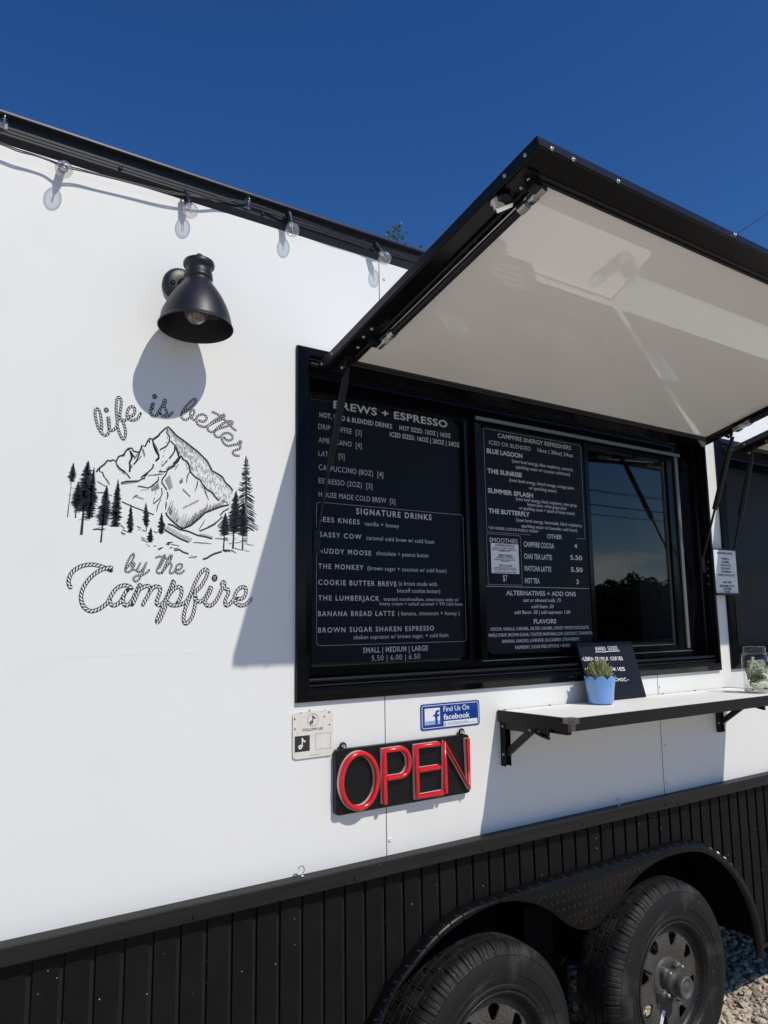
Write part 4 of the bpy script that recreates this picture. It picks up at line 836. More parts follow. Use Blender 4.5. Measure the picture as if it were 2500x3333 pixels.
# ================================================================== menu boards behind the hatch
z1 = zm(1.843, 900, 1100); ym1 = .0605
me1 = empty('menu_board', (1.383, .062, zz(-.108)), 'tall dark menu board listing brews, espresso and signature drinks', 'menu board')
b = MB(); b.prism(rounded(1.101, zz(-.108), 1.694, zz(.677), .004), .0615, .0655); b.build('panel', M['menu'], me1)
b = MB(); Y = .0605
for s in (("BREWS + ESPRESSO",(342,420),(1025,533),47,.022), ("HOT, ICED & BLENDED DRINKS",(258,473),(693,532),30,.018), ("HOT SIZES: 12OZ | 16OZ",(738,550),(1045,597),27,.018), ("ICED SIZES: 16OZ | 20OZ | 24OZ",(680,590),(1098,650),28,.018),
          ("DRIP COFFEE  [3]",(251,545),(510,580),31,-.004), ("AMERICANO  [4]",(253,625),(510,660),31,-.004), ("LATTE  [5]",(253,707),(408,726),31,-.004), ("CAPPUCCINO (8OZ)  [4]",(254,790),(640,830),32,-.004), ("ESPRESSO (2OZ)  [3]",(254,870),(574,902),31,-.004), ("HOUSE MADE COLD BREW  [5]",(254,952),(712,992),31,-.004),
          ("SIGNATURE DRINKS",(478,1055),(930,1088),36,.018), ("BEES KNEES",(252,1100),(498,1112),30,.013), ("vanilla + honey",(528,1125),(735,1138),25,0), ("SASSY COW",(258,1192),(510,1202),30,.013), ("caramel cold brew w/ cold foam",(540,1210),(946,1228),25,0),
          ("MUDDY MOOSE",(251,1290),(568,1298),30,.013), ("chocolate + peanut butter",(599,1302),(915,1313),25,0), ("THE MONKEY",(251,1383),(522,1388),31,.013), ("(brown sugar + coconut w/ cold foam)",(546,1392),(1020,1404),25,0),
          ("COOKIE BUTTER BREVE",(251,1480),(720,1482),31,.013), ("(a breve made with",(734,1484),(963,1485),25,0), ("biscoff cookie butter)",(725,1527),(982,1528),24,0), ("THE LUMBERJACK",(250,1574),(617,1572),31,.013), ("toasted marshmallow, americano style w/",(643,1576),(1092,1575),21,0), ("heavy cream + salted caramel + TM cold foam",(620,1604),(1115,1603),21,0),
          ("BANANA BREAD LATTE",(250,1669),(707,1664),31,.013), ("( banana, cinnamon + honey )",(730,1664),(1098,1661),25,0), ("BROWN SUGAR SHAKEN ESPRESSO",(250,1768),(945,1752),31,.013), ("shaken espresso w/ brown sugar, + cold foam",(464,1808),(1031,1795),25,0),
          ("SMALL | MEDIUM | LARGE",(520,1890),(908,1875),33,.013), ("5.50 | 6.00 | 6.50",(571,1937),(862,1922),31,0)): ptext(b, z1, s[0], s[1], s[2], s[3], Y, s[4], 0, 1.28 if s[4] in (.013, .022, .018) and '|' not in s[0] and s[1][1] > 1000 else 1.08); b.build('text_line', M['menu_text'], me1); b = MB()
def outline(mb, P, wd, closed=True):
    for a, c in zip(P, P[1:] + (P[:1] if closed else [])): mb.ribbon([a, c], wd)
b = MB(); P = [W(*z1(*q), Y) for q in ((240,983),(1118,1055),(1143,1813),(237,1847))]
xa, xb, za, zb_ = P[0].x, P[1].x, P[3].z, P[0].z
R_ = [V((x, Y, z)) for x, z in rounded(xa, za, xb, zb_, .012)]; outline(b, R_, .0008); b.build('border_line', M['menu_text'], me1)

z2 = zm(2.328, 1500, 1250); Y = .0375
me2 = empty('menu_board', (2.02, .04, zz(-.10)), 'dark menu board with rounded corners listing energy refreshers, smoothies and flavors', 'menu board')
b = MB(); b.prism(rounded(1.764, zz(-.103), 2.294, zz(.682), .03), .0385, .0425); b.build('panel', M['menu'], me2)
b = MB()
for s in (("CAMPFIRE ENERGY REFRESHERS",(281,405),(835,495),33,.006), ("ICED OR BLENDED",(215,455),(530,503),30,-.006), ("16oz | 20oz| 24oz",(583,512),(850,550),28,.006), ("BLUE LAGOON",(197,520),(467,558),36,.03), ("{next level energy, blue raspberry, coconut,",(387,592),(850,655),25,.006), ("sparkling water w/ coconut cold foam}",(417,638),(828,690),25,.006),
          ("THE SUNRISE",(202,672),(463,705),36,.03), ("{next level energy, blood orange, orange juice,",(367,737),(860,797),25,.006), ("w/ sparkling water}",(517,797),(727,822),25,.006), ("SUMMER SPLASH",(206,822),(548,858),36,.03), ("{next level energy, black raspberry, rose syrup,",(417,880),(882,925),25,.006), ("lemon juice, white grape juice",(505,922),(800,950),25,.006), ("w/ sparkling water + splash of heavy cream}",(442,950),(863,997),25,.006),
          ("THE BUTTERFLY",(211,975),(523,1003),36,.03), ("{next level energy, lemonade, black raspberry,",(420,1040),(920,1085),25,.006), ("sparkling water w/ lavender cold foam}",(460,1085),(882,1118),25,.006), ("*OR ORDER CUSTOM ENERGY DRINK*",(208,1098),(592,1128),21,.006), ("OTHER",(655,1168),(767,1175),33,.015), ("SMOOTHIES",(218,1195),(432,1208),33,.006), ("$7",(320,1492),(353,1492),45,.006),
          ("CAMPFIRE COCOA",(477,1232),(707,1243),40,.015), ("4",(860,1242),(882,1242),33,.02), ("CHAI TEA LATTE",(480,1323),(692,1331),40,.015), ("5.50",(830,1330),(920,1334),35,.02), ("MATCHA LATTE",(484,1415),(686,1421),40,.015), ("5.50",(835,1422),(924,1426),35,.02), ("HOT TEA",(487,1508),(598,1510),40,.015), ("3",(877,1515),(895,1515),35,.02),
          ("ALTERNATIVES + ADD ONS",(344,1600),(872,1608),36,.015), ("FLAVORS",(554,1815),(724,1816),34,.02), ("MOCHA, VANILLA, CARAMEL, SALTED CARAMEL, HONEY, WHITE CHOCOLATE,",(227,1870),(973,1862),25,.008), ("MAPLE SYRUP, BROWN SUGAR, TOASTED MARSHMALLOW, COCONUT, CINNAMON,",(212,1917),(1000,1905),25,.008), ("BANANA, ALMOND, LAVENDER, BLACKBERRY, STRAWBERRY,",(315,1962),(903,1952),25,.008), ("RASPBERRY, SUGAR FREE OPTIONS + MORE!",(414,2008),(828,1995),25,.008)): ptext(b, z2, s[0], s[1], s[2], s[3], Y, s[4]); b.build('text_line', M['menu_text'], me2); b = MB()
for s in (("oat or almond milk .75",(474,1650),(760,1655),27), ("cold foam .50",(537,1698),(704,1700),27), ("add flavor .50 | add espresso 1.00",(407,1742),(830,1745),27)): ptext(b, z2, s[0], s[1], s[2], s[3], Y, .008, .2); b.build('text_line', M['menu_text'], me2); b = MB()
b = MB(); g_ = lambda *q: [W(*z2(*p), Y) for p in q]
P = g_((178,335),(905,450),(927,1172),(198,1118)); xa, xb = P[3].x, P[1].x; zt_ = P[0].z; zl = P[3].z
outline(b, [V((x, Y, z)) for x, z in ((xa+.21, zl), (xa, zl), (xa, zt_), (xb, zt_), (xb, zl), (xb-.05, zl))], .0008, False)
P = g_((195,1132),(452,1152),(467,1523),(210,1518)); outline(b, [V((x, Y, z)) for x, z in rounded(P[0].x, P[3].z, P[1].x, P[0].z, .006)], .0008)
P = g_((197,1532),(978,1553)); outline(b, [V((1.768, Y, P[0].z)), V((2.288, Y, P[0].z))], .0013, False); b.build('border_line', M['menu_text'], me2)
pa, pb, pc = W(*z2(226,1203), Y), W(*z2(434,1218), Y), W(*z2(236,1432), Y)
b = MB(); b.box((pa.x, .0365, pc.z), (pb.x, .0383, pa.z)); pp = b.build('price_slip', M['paper'], me2)
b = MB(); Y2 = .0362
for s, x0, x1, yb, cp in (("SUNKISSED MANGO",260,406,1226,16), ("MANGO, STRAWBERRY, RASPBERRY,",248,412,1242,9), ("LEMONADE, CREAM OF COCONUT, MILK",236,426,1256,9), ("CRANBERRY JUICE",288,374,1268,9), ("BERRY BREEZE",286,392,1306,18), ("BLUEBERRIES, PINEAPPLE,",268,408,1318,9), ("POMEGRANATE, DRAGON FRUIT",254,416,1333,9), ("MANGO, MILK",306,372,1346,9), ("PIÑA COLADA",290,392,1382,16), ("PINEAPPLES, CREAM OF COCONUT",254,424,1395,9), ("MILK, PINEAPPLE JUICE, COCONUT",254,424,1408,9), ("ADD ON COLD FOAM OR PROTEIN POWDER",252,422,1428,10)):
    ptext(b, z2, s, (x0, yb), (x1, yb+ (x1-x0)*.06), cp, Y2, .03)
b.build('slip_lettering', M['ink'], pp)

# paper notice fixed between the two windows
n0, n1, n2 = W(2323, 1789, -.028), W(2380, 1792, -.028), W(2330, 1931, -.028)
nb = empty('paper_notice', ((n0.x+n1.x)/2, -.028, n2.z), 'white paper flavor list in a thin black holder between the two windows', 'notice')
X0, X1, Z0, Z1 = n0.x-.004, n1.x+.028, n2.z, n0.z
b = MB(); b.box((X0-.006, -.0275, Z0-.006), (X1+.006, -.0245, Z1+.006)); b.box((X0-.006, -.036, Z0-.008), (X1+.006, -.0275, Z0+.001)); b.build('holder', M['satin_black'], nb)
b = MB(); b.box((X0, -.0295, Z0+.001), (X1, -.0278, Z1)); b.build('paper', M['paper'], nb)
b = MB(); hh = Z1-Z0; cx = (X0+X1)/2; ww = X1-X0
for t, f, wd in (("SUGAR FREE FLAVORS",.07,.72), ("VANILLA",.20,.36), ("CARAMEL",.275,.38), ("CHOCOLATE",.35,.48), ("HAZELNUT",.425,.44), ("CINNAMON",.50,.46), ("WHITE CHOCOLATE",.58,.76), ("DAIRY FREE",.745,.40), ("MARSHMALLOW",.83,.68), ("CARAMEL",.895,.42), ("HONEY",.96,.28)):
    text(b, t, cx-ww*wd/2, cx+ww*wd/2, Z1-hh*f-.004, .0095, -.030, .03); b.build('text_line', M['ink'], nb); b = MB()

# ================================================================== signs on the wall
zS = zm(2.212, 900, 2200)
# social media card
a, c_, d_ = W(*zS(112,262)), W(*zS(402,235)), W(*zS(112,605))
x0, x1, z1_, z0 = a.x, c_.x, a.z, d_.z
sg = empty('sign_card', ((x0+x1)/2, 0, z0), 'small cream sign card with pink dots and a music note, reading FOLLOW US!', 'sign')
b = MB(); b.prism(rounded(x0, z0, x1, z1_, .012), -.005, -.0005); b.build('card', M['cream'], sg, .0012)
Y = -.0056
def disc(mb, c, r, y, n=16, sz=1.0): mb.add([(c.x + r*cos(2*pi*k/n), y, c.z + r*sz*sin(2*pi*k/n)) for k in range(n)], [tuple(range(n))])
def pS(x, y, yy=-.005): return W(*zS(x, y), yy)
b = MB()
for x, y, r in ((131,312,8),(237,251,7),(378,261,8),(344,293,7),(381,351,7),(133,383,7),(350,240,4),(128,560,3),(392,470,3)): disc(b, pS(x, y), r/2.212*.00085, Y)
b.build('dots', M['dot_red'], sg)
b = MB()
for x, y, r in ((173,267,8),(190,540,3),(150,410,3)): disc(b, pS(x, y), r/2.212*.00085, Y)
b.build('dots', M['dot_teal'], sg)
b = MB(); c = pS(262, 316); n = 40
for k in range(n): b.ribbon([V((c.x + .0165*cos(2*pi*q/n), Y, c.z + .0165*sin(2*pi*q/n))) for q in (k, k+1)], .0007)
def note(mb, c, s, y):
    mb.add([(c.x - .32*s + .30*s*cos(2*pi*k/18), y, c.z - .42*s + .30*s*sin(2*pi*k/18)) for k in range(18)], [tuple(range(18))])
    mb.add([(c.x-.10*s, y-.0001, c.z-.42*s), (c.x+.06*s, y-.0001, c.z-.42*s), (c.x+.06*s, y-.0001, c.z+.75*s), (c.x-.10*s, y-.0001, c.z+.75*s)], [(0,1,2,3)])
    mb.add([(c.x+.06*s, y-.0001, c.z+.75*s), (c.x+.22*s, y-.0001, c.z+.45*s), (c.x+.48*s, y-.0001, c.z+.33*s), (c.x+.48*s, y-.0001, c.z+.12*s), (c.x+.22*s, y-.0001, c.z+.2*s), (c.x+.06*s, y-.0001, c.z+.38*s)], [(0,1,2,3,4,5)])
b.build('note_circle', M['dark_print'], sg); b = MB(); note(b, c, .0165, Y); b.build('music_note', M['dark_print'], sg); b = MB()
ptext(b, zS, "FOLLOW US!", (190,400), (334,385), 19, Y, .012); b.build('text_line', M['dark_print'], sg); b = MB()
q0, q1, q2 = pS(131,437), pS(239,425), pS(131,551)
b.add([(q0.x, Y, q2.z), (q1.x, Y, q2.z), (q1.x, Y, q0.z), (q0.x, Y, q0.z)], [(0,1,2,3)]); b.build('black_square', M['dark_print'], sg); b = MB()
for x, y in ((200,297),(222,266),(160,370),(395,322),(265,430),(196,575),(310,570),(388,520),(140,580)): disc(b, pS(x, y), .0009, Y, 8)
b.ribbon([pS(238,572, Y), pS(305,563, Y)], .0007)
b.build('small_marks', M['dark_print'], sg)
b = MB(); c = V(((q0.x+q1.x)/2, 0, (q0.z+q2.z)/2)); note(b, c, .020, Y-.0003); b.build('white_note', M['white_print'], sg)
b = MB(); 
for cc in (V((pS(262,316).x - .32*.0165, 0, pS(262,316).z - .42*.0165)), ): 
    b.add([(cc.x-.0012, Y-.0004, cc.z-.002), (cc.x+.0022, Y-.0004, cc.z), (cc.x-.0012, Y-.0004, cc.z+.002)], [(0,1,2)])
b.build('play_mark', M['cream'], sg)
b = MB(); cc = V((c.x - .32*.020, 0, c.z - .42*.020)); b.add([(cc.x-.0015, Y-.0007, cc.z-.0026), (cc.x+.0028, Y-.0007, cc.z), (cc.x-.0015, Y-.0007, cc.z+.0026)], [(0,1,2)]); b.build('play_mark', M['dark_print'], sg)
b = MB(); P = [pS(x, y, Y) for x, y in ((282,417),(388,405),(388,520),(282,530))]; outline(b, [V((P[0].x, Y, P[3].z)), V((P[1].x, Y, P[3].z)), V((P[1].x, Y, P[0].z)), V((P[0].x, Y, P[0].z))], .0005); b.build('outline_box', M['dark_print'], sg)

# blue sign
a, c_, d_ = W(*zS(1033,208)), W(*zS(1456,177)), W(*zS(1037,397))
x0, x1, z1_, z0 = a.x, c_.x, a.z, d_.z
sg = empty('sign_plate', ((x0+x1)/2, 0, z0), 'blue and white sign plate reading Find Us On, above the red open sign', 'sign')
b = MB(); b.prism(rounded(x0, z0, x1, z1_, .009), -.0022, -.0004); b.build('plate', M['blue_sign'], sg)
b = MB(); Y = -.0026
outline(b, [V((x, Y, z)) for x, z in rounded(x0+.0055, z0+.0055, x1-.0055, z1_-.0055, .006)], .0018)
def rel(u, v): return V((x0 + (x1-x0)*u, Y, z1_ - (z1_-z0)*v))
def rq(mb, u0, v0, u1, v1, y): p, q = rel(u0, v0), rel(u1, v1); mb.add([(p.x, y, q.z), (q.x, y, q.z), (q.x, y, p.z), (p.x, y, p.z)], [(0,1,2,3)])
rq(b, .065, .17, .315, .80, Y); rq(b, .375, .72, .955, .915, Y)
p, q = rel(.375, .40), rel(.80, .25); text(b, "Find Us On", p.x, rel(.815, 0).x, rel(0, .345).z, .0155, Y, .004)
text(b, "facebook", rel(.375, 0).x, rel(.825, 0).x, rel(0, .655).z, .0165, Y, .018); b.build('white_print', M['white_print'], sg)
b = MB(); rq(b, .072, .655, .31, .785, Y-.0003); b.build('pale_strip', M['pale_blue'], sg)
b = MB(); P = [(.235,.79),(.235,.50),(.205,.50),(.205,.42),(.235,.42),(.235,.36),(.245,.29),(.275,.26),(.305,.26),(.305,.335),(.285,.335),(.272,.36),(.272,.42),(.304,.42),(.298,.50),(.272,.50),(.272,.79)]
b.add([(rel(u, v).x, Y-.0007, rel(u, v).z) for u, v in P], [tuple(range(len(P)))])
text(b, "@", rel(.382, 0).x, rel(.415, 0).x, rel(0, .875).z, .008, Y-.0004, .0)
x = .44
while x < .80: h = random.choice((.018, .03, .06)); p, q = rel(x, .83), rel(x+.012, .83-h); b.ribbon([V((p.x, Y-.0004, p.z)), V((q.x, Y-.0004, q.z))], .0007); b.ribbon([V((q.x, Y-.0004, q.z)), V((rel(x+.018, .832).x, Y-.0004, rel(x, .832).z))], .0007); x += .019
b.ribbon([V((rel(.43, .86).x, Y-.0004, rel(.43, .86).z)), V((rel(.93, .86).x, Y-.0004, rel(.93, .86).z))], .0007)
b.build('emblem', M['blue_sign'], sg)

# red OPEN sign
yf = -.021; A0, A1, A2, A3 = W(*zS(428,528), yf), W(*zS(1388,424), yf), W(*zS(1399,842), yf), W(*zS(430,1010), yf)
x0, x1 = (A0.x+A3.x)/2, (A1.x+A2.x)/2; z1_, z0 = (A0.z+A1.z)/2, (A2.z+A3.z)/2
og = empty('open_sign', ((x0+x1)/2, 0, z0), 'black sign board with raised red letters reading OPEN under the window', 'sign')
b = MB(); b.prism(rounded(x0, z0, x1, z1_, .012), yf, -.002); b.build('back_board', M['sign_back'], og, .003, 3)
yl = -.0375
def pO(x, y): return W(*zS(x, y), yl)
def letter(name, paths, wd=.0150):
    side, face = MB(), MB()
    root = None
    for pts, closed in paths:
        P = [V((p.x, 0, p.z)) for p in pts]; n = len(P); h = wd/2; Ls, Rs = [], []
        for i in range(n):
            a_, c_ = (P[i-1] if i or closed else P[i]), (P[(i+1) % n] if i < n-1 or closed else P[i])
            d1 = (P[i]-a_).normalized() if (P[i]-a_).length > 1e-9 else None; d2 = (c_-P[i]).normalized() if (c_-P[i]).length > 1e-9 else None
            d1 = d1 or d2; d2 = d2 or d1; t = (d1+d2).normalized(); nn = V((-t.z, 0, t.x)); k = 1/max(t.dot(d1), .80)
            Ls.append((P[i], nn*k*h)); 
        K = 9; m_ = n if closed else n-1
        def ringpt(i, j):   # half round red face over the edge
            ang = pi*j/(K-1); p_, o_ = Ls[i]; return (p_ + o_*cos(ang)) + V((0, yl + .007 - .011*sin(ang)**.8, 0))
        vs = [ringpt(i, j) for i in range(n) for j in range(K)]
        face.add(vs, [(i*K+j, i*K+j+1, ((i+1) % n)*K+j+1, ((i+1) % n)*K+j) for i in range(m_) for j in range(K-1)], True)
        sv = [p_ + o_*s_ + V((0, y_, 0)) for p_, o_ in Ls for s_, y_ in ((1, yf), (1, yl+.007), (-1, yl+.007), (-1, yf))]
        side.add(sv, [(i*4+j, i*4+j+1, ((i+1) % n)*4+j+1, ((i+1) % n)*4+j) for i in range(m_) for j in (0, 1, 2)])
        if not closed:
            for i in (0, n-1): face.add([ringpt(i, j) for j in range(K)], [tuple(range(K))]); side.add([p for p in sv[i*4:i*4+4]], [(0,1,2,3)])
    so_ = side.build('letter_' + name, M['sign_side'], og); face.build('red_face', M['red'], so_)
cO = pO(606, 757); rx = (pO(737, 740).x - pO(478, 776).x)/2; rz = (pO(606, 560).z - pO(606, 955).z)/2
letter('o', [([V((cO.x + rx*cos(2*pi*k/56), 0, cO.z + rz*sin(2*pi*k/56))) for k in range(56)], True)])
def SQ(pts): return [pO(*q) for q in pts]
def snap(pts, xs_=None, zs_=None): return pts
sx0 = (pO(785, 545).x + pO(785, 922).x)/2; zt_ = pO(785, 541).z; zb_ = pO(785, 925).z; xr = pO(963, 620).x; zm_ = pO(800, 742).z; rr = (zt_-zm_)/2
letter('p', [([V((sx0, 0, zb_)), V((sx0, 0, zt_))] + [V((xr - rr*.8 + rr*.8*sin(a_), 0, zm_ + rr + rr*cos(a_))) for a_ in [pi*k/14 for k in range(15)]] + [V((sx0+.006, 0, zm_))], False)])
sx0 = pO(1017, 690).x; zt_ = pO(1017, 512).z; zb_ = pO(1017, 876).z; zm_ = pO(1017, 684).z; xr = pO(1180, 660).x
letter('e', [([V((xr, 0, zt_)), V((sx0, 0, zt_)), V((sx0, 0, zb_)), V((xr+.010, 0, zb_))], False), ([V((sx0+.006, 0, zm_)), V((xr, 0, zm_))], False)])
sx0 = pO(1221, 670).x; xr = pO(1388, 640).x; zt_ = pO(1221, 486).z; zb_ = pO(1221, 845).z
letter('n', [([V((sx0, 0, zb_)), V((sx0, 0, zt_)), V((xr, 0, zb_+.006)), V((xr, 0, zt_+.006))], False)])
for px, py in ((478,508), (1332,405)):
    p = W(*zS(px, py), -.012); b = MB(); b.tube([(p.x + .0085*cos(t*pi/8), -.012, p.z + .0085*sin(t*pi/8)) for t in range(17)], .0036, 8); b.build('hanging_loop', M['satin_black'], og); screw(og, (p.x, -.017, p.z), (0,-1,0), M['steel'], .006)

# ================================================================== fold-down shelf
SX0, SX1, SY, SZ, ST = 1.761, 3.080, -.319, zz(-.279), .0365
sh = empty('serving_shelf', ((SX0+SX1)/2, 0, SZ-.1), 'white topped fold down shelf with black edging below the serving window', 'shelf')
b = MB(); b.box((SX0+.010, SY+.010, SZ-.012), (SX1-.010, -.014, SZ-.0015)); b.build('shelf_top', M['shelf_top'], sh)
b = MB(); b.box((SX0, SY, SZ-ST), (SX1, SY+.010, SZ)); b.box((SX0, SY+.010, SZ-ST), (SX0+.010, -.003, SZ)); b.box((SX1-.010, SY+.010, SZ-ST), (SX1, -.003, SZ)); b.build('edge_trim', M['shelf_black'], sh, .0012)
b = MB(); b.box((SX0+.010, -.014, SZ-.010), (SX1-.010, -.002, SZ-.002)); b.box((SX0+.012, SY+.012, SZ-.026), (SX1-.012, -.014, SZ-.0125)); b.build('hinge_strip', M['steel'], sh)
for i in range(7): screw(sh, (SX0+.03+i*(SX1-SX0-.06)/6, -.008, SZ-.002), (0,0,1), M['satin_black'], .0045)
b = MB()
def guard(mb, x, y, sx):
    t = .0022
    mb.box((x - sx*t, y-t, SZ-ST-.001), (x + sx*.012, y, SZ+t)); mb.box((x - sx*t, y, SZ-ST-.001), (x, y+.014, SZ+t)); mb.box((x - sx*t, y-t, SZ-.016), (x + sx*.030, y-.0002, SZ+t)); mb.box((x - sx*t, y, SZ-.016), (x - sx*.0002, y+.034, SZ+t)); mb.box((x, y, SZ+.0003), (x + sx*.026, y+.028, SZ+t))
guard(b, SX0, SY, 1); b.build('corner_guard', M['clear'], sh, .0008)
b = MB(); guard(b, SX1, SY, -1); b.build('corner_guard', M['clear'], sh, .0008)
for xb_ in (SX0+.012, SX1-.100):
    br = MB(); br.box((xb_, -.0025, zz(-.455)), (xb_+.026, -.0005, SZ-ST)); br.box((xb_, -.022, zz(-.455)), (xb_+.0022, -.0025, SZ-ST)); br.box((xb_+.0238, -.022, zz(-.455)), (xb_+.026, -.0025, SZ-ST))
    bo_ = br.build('folding_bracket', M['satin_black'], sh, .0008)
    ar = MB(); ar.box((xb_+.002, -.245, SZ-ST-.002), (xb_+.024, -.006, SZ-ST)); ar.box((xb_+.002, -.215, SZ-ST-.024), (xb_+.0042, -.006, SZ-ST-.002)); ar.box((xb_+.0218, -.245, SZ-ST-.018), (xb_+.024, -.006, SZ-ST-.002)); ar.box((xb_+.003, -.285, SZ-ST-.015), (xb_+.022, -.235, SZ-ST-.001)); ar.build('bracket_arm', M['satin_black'], bo_, .0008)
    st_ = MB(); a_, c_ = V((xb_+.013, -.014, zz(-.418))), V((xb_+.013, -.135, SZ-ST-.014)); d_ = (c_-a_).normalized(); nn = V((1,0,0)).cross(d_)
    for sxx in (-.008, .006): st_.frame8([a_ + V((sxx,0,0)) + nn*.010, a_ + V((sxx+.002,0,0)) + nn*.010, a_ + V((sxx+.002,0,0)) - nn*.010, a_ + V((sxx,0,0)) - nn*.010, c_ + V((sxx,0,0)) + nn*.010, c_ + V((sxx+.002,0,0)) + nn*.010, c_ + V((sxx+.002,0,0)) - nn*.010, c_ + V((sxx,0,0)) - nn*.010])
    st_.frame8([a_ + V((-.006,0,0)) + nn*.010, a_ + V((.006,0,0)) + nn*.010, a_ + V((.006,0,0)) + nn*.008, a_ + V((-.006,0,0)) + nn*.008, c_ + V((-.006,0,0)) + nn*.010, c_ + V((.006,0,0)) + nn*.010, c_ + V((.006,0,0)) + nn*.008, c_ + V((-.006,0,0)) + nn*.008])
    st_.build('bracket_brace', M['satin_black'], bo_, .0008)
    lv = MB(); lv.tube([(xb_-.001, -.155, SZ-ST-.016), (xb_-.001, -.185, SZ-ST-.026), (xb_-.001, -.215, SZ-ST-.030)], [.006, .005, .006], 8); lv.build('release_lever', M['satin_black'], bo_)
    for y_, z_ in ((-.014, zz(-.418)), (-.014, SZ-ST-.014), (-.135, SZ-ST-.014), (-.172, SZ-ST-.016)): screw(bo_, (xb_-.0005 if y_ > -.03 else xb_+.0015, y_, z_), (-1,0,0), M['steel'], .005)

# chalk board leaning on the window frame
BL, UP = V((2.172, -.047, SZ)), V((-.024, .036, .206)); RT = V((.304, 0, 0)); BN = RT.cross(UP).normalized()
cb = empty('chalkboard', BL + RT/2, 'dark chalkboard with handwritten baked goods list leaning behind the plant', 'chalkboard')
b = MB(); th = -BN*.006 if BN.y < 0 else BN*.006
b.frame8([BL, BL+RT, BL+RT+UP, BL+UP, BL+th, BL+RT+th, BL+RT+UP+th, BL+UP+th]); b.build('board', M['chalk_board'], cb, .0015)
z7 = zm(3.016, 1600, 2050); fnv = BN if BN.y < 0 else -BN
def onb(px, py, y=None): return WP(px, py, BL + fnv*.0008, fnv)
def chalk(mb, txt, bl, br, cap, wt=.02, sc=1):
    p, q, t = onb(*z7(*bl)), onb(*z7(*br)), onb(*z7(bl[0], bl[1]-cap))
    ux = (q-p); wv = t-p; wv = UP.normalized()*wv.dot(UP.normalized()); n = len(txt); cw = 1/n
    for i, ch in enumerate(txt):
        if ch == ' ': continue
        vs, fs = glyphs(ch, wt); a = min(v.x for v in vs); c = max(v.x for v in vs); h = _capH.setdefault(wt, max(v.y for v in glyphs('H', wt)[0]))
        wd = {'I': .17, '•': .35, '-': .45}.get(ch, .86)*cw; rs = random.uniform(-.08, .08); hs = random.uniform(.92, 1.12)
        off = ux*(i*cw + (cw-wd)/2)
        mb.add([p + off + ux*((v.x-a)/max(c-a, 1e-5)*wd) + wv*((v.y/h)*hs + rs*.4 + rs*((v.x-a))) for v in vs], fs)
b = MB(); chalk(b, "BAKED GOODS", (1025,205), (1243,196), 38, .0); chalk(b, "•LEMON CRINKLE COOKIES", (888,305), (1292,296), 38, .012); chalk(b, "•SUGAR COOKIES", (912,402), (1315,400), 36, .012); chalk(b, "•WHITE CHOC-", (1000,508), (1358,502), 36, .012)
P = [onb(*z7(x, y)) for x, y in ((1022,222),(1060,218),(1100,221),(1140,215),(1190,213),(1230,211),(1260,210))]
for a_, c_ in zip(P, P[1:]): s_ = UP.normalized()*.0022; b.quad(a_, c_, c_+s_, a_+s_)
b.build('chalk_writing', M['chalk'], cb)

# potted succulent
pc = V((2.160, -.096, SZ)); pt = empty('potted_succulent', pc, 'green succulent in a blue scalloped pot standing before the chalkboard', 'potted plant')
b = MB(); SG = 96; prof = [(0,.001),(.036,.001),(.041,.004),(.0425,.010),(.046,.040),(.0505,.070),(.0535,.088),(.0535,.090),(.0510,.090),(.0485,.072),(.045,.050)]
vs = []
for j, (r, h) in enumerate(prof):
    for k in range(SG):
        a = 2*pi*k/SG; sc = abs(cos(a*4))**.7; hh = h + ((sc-.55)*.013 if 5 < j < 9 else (sc-.55)*.004 if j in (5, 9) else 0); vs.append((pc.x + r*cos(a), pc.y + r*sin(a), pc.z + hh))
b.add(vs, [(j*SG+k, j*SG+(k+1) % SG, (j+1)*SG+(k+1) % SG, (j+1)*SG+k) for j in range(len(prof)-1) for k in range(SG)], True); b.build('pot', M['pot'], pt)
MB().lathe([(.0465,.062),(.03,.066),(0,.069)], pc, (0,0,1), 30).build('soil', M['soil'], pt)
b = MB(); top = pc + V((0,0,.068))
def fleshy(mb, o, d, l, r, bend=.0):
    d = V(d).normalized(); e = d.cross(V((0,0,1))); e = e.normalized() if e.length > .05 else V((1,0,0)); n_ = e.cross(d); R_ = 7; S2 = 8; rings = []
    for i in range(R_):
        t = i/(R_-1); w_ = r*(sin(pi*(.12+.80*t))**.9)*(1 if t < .75 else max(.04, (1-t)/.25)**.7); c = o + d*l*t + V((0,0,1))*bend*l*t*t
        rings += [c + e*cos(2*pi*k/S2)*w_ + n_*sin(2*pi*k/S2)*w_*.45 for k in range(S2)]
    mb.add(rings, [(i*S2+k, i*S2+(k+1) % S2, (i+1)*S2+(k+1) % S2, (i+1)*S2+k) for i in range(R_-1) for k in range(S2)], True)
for (ox, oy, oz, n, sc) in ((0,0,.030,24,1.15), (-.026,-.014,.012,20,.9), (.028,-.010,.012,20,.95), (.004,-.030,.008,18,.85), (0,.026,.016,18,1.0), (-.014,.014,.024,16,1.1), (.018,.012,.024,16,1.1), (.010,-.012,.024,16,1.0), (-.012,-.012,.022,16,1.0)):
    c = top + V((ox, oy, oz))
    for i in range(n):
        t = i/n; el = radians(82 - 80*t**.7 + random.uniform(-9, 9)); a = i*2.39996
        d = V((cos(a)*cos(el), sin(a)*cos(el), sin(el))); fleshy(b, c - d*.006, d, (.029 + .017*sin(pi*min(.3+t, 1)))*sc*random.uniform(.85, 1.2), .0100*sc*random.uniform(.85, 1.15), .22)
b.build('succulent_leaves', M['succulent'], pt)

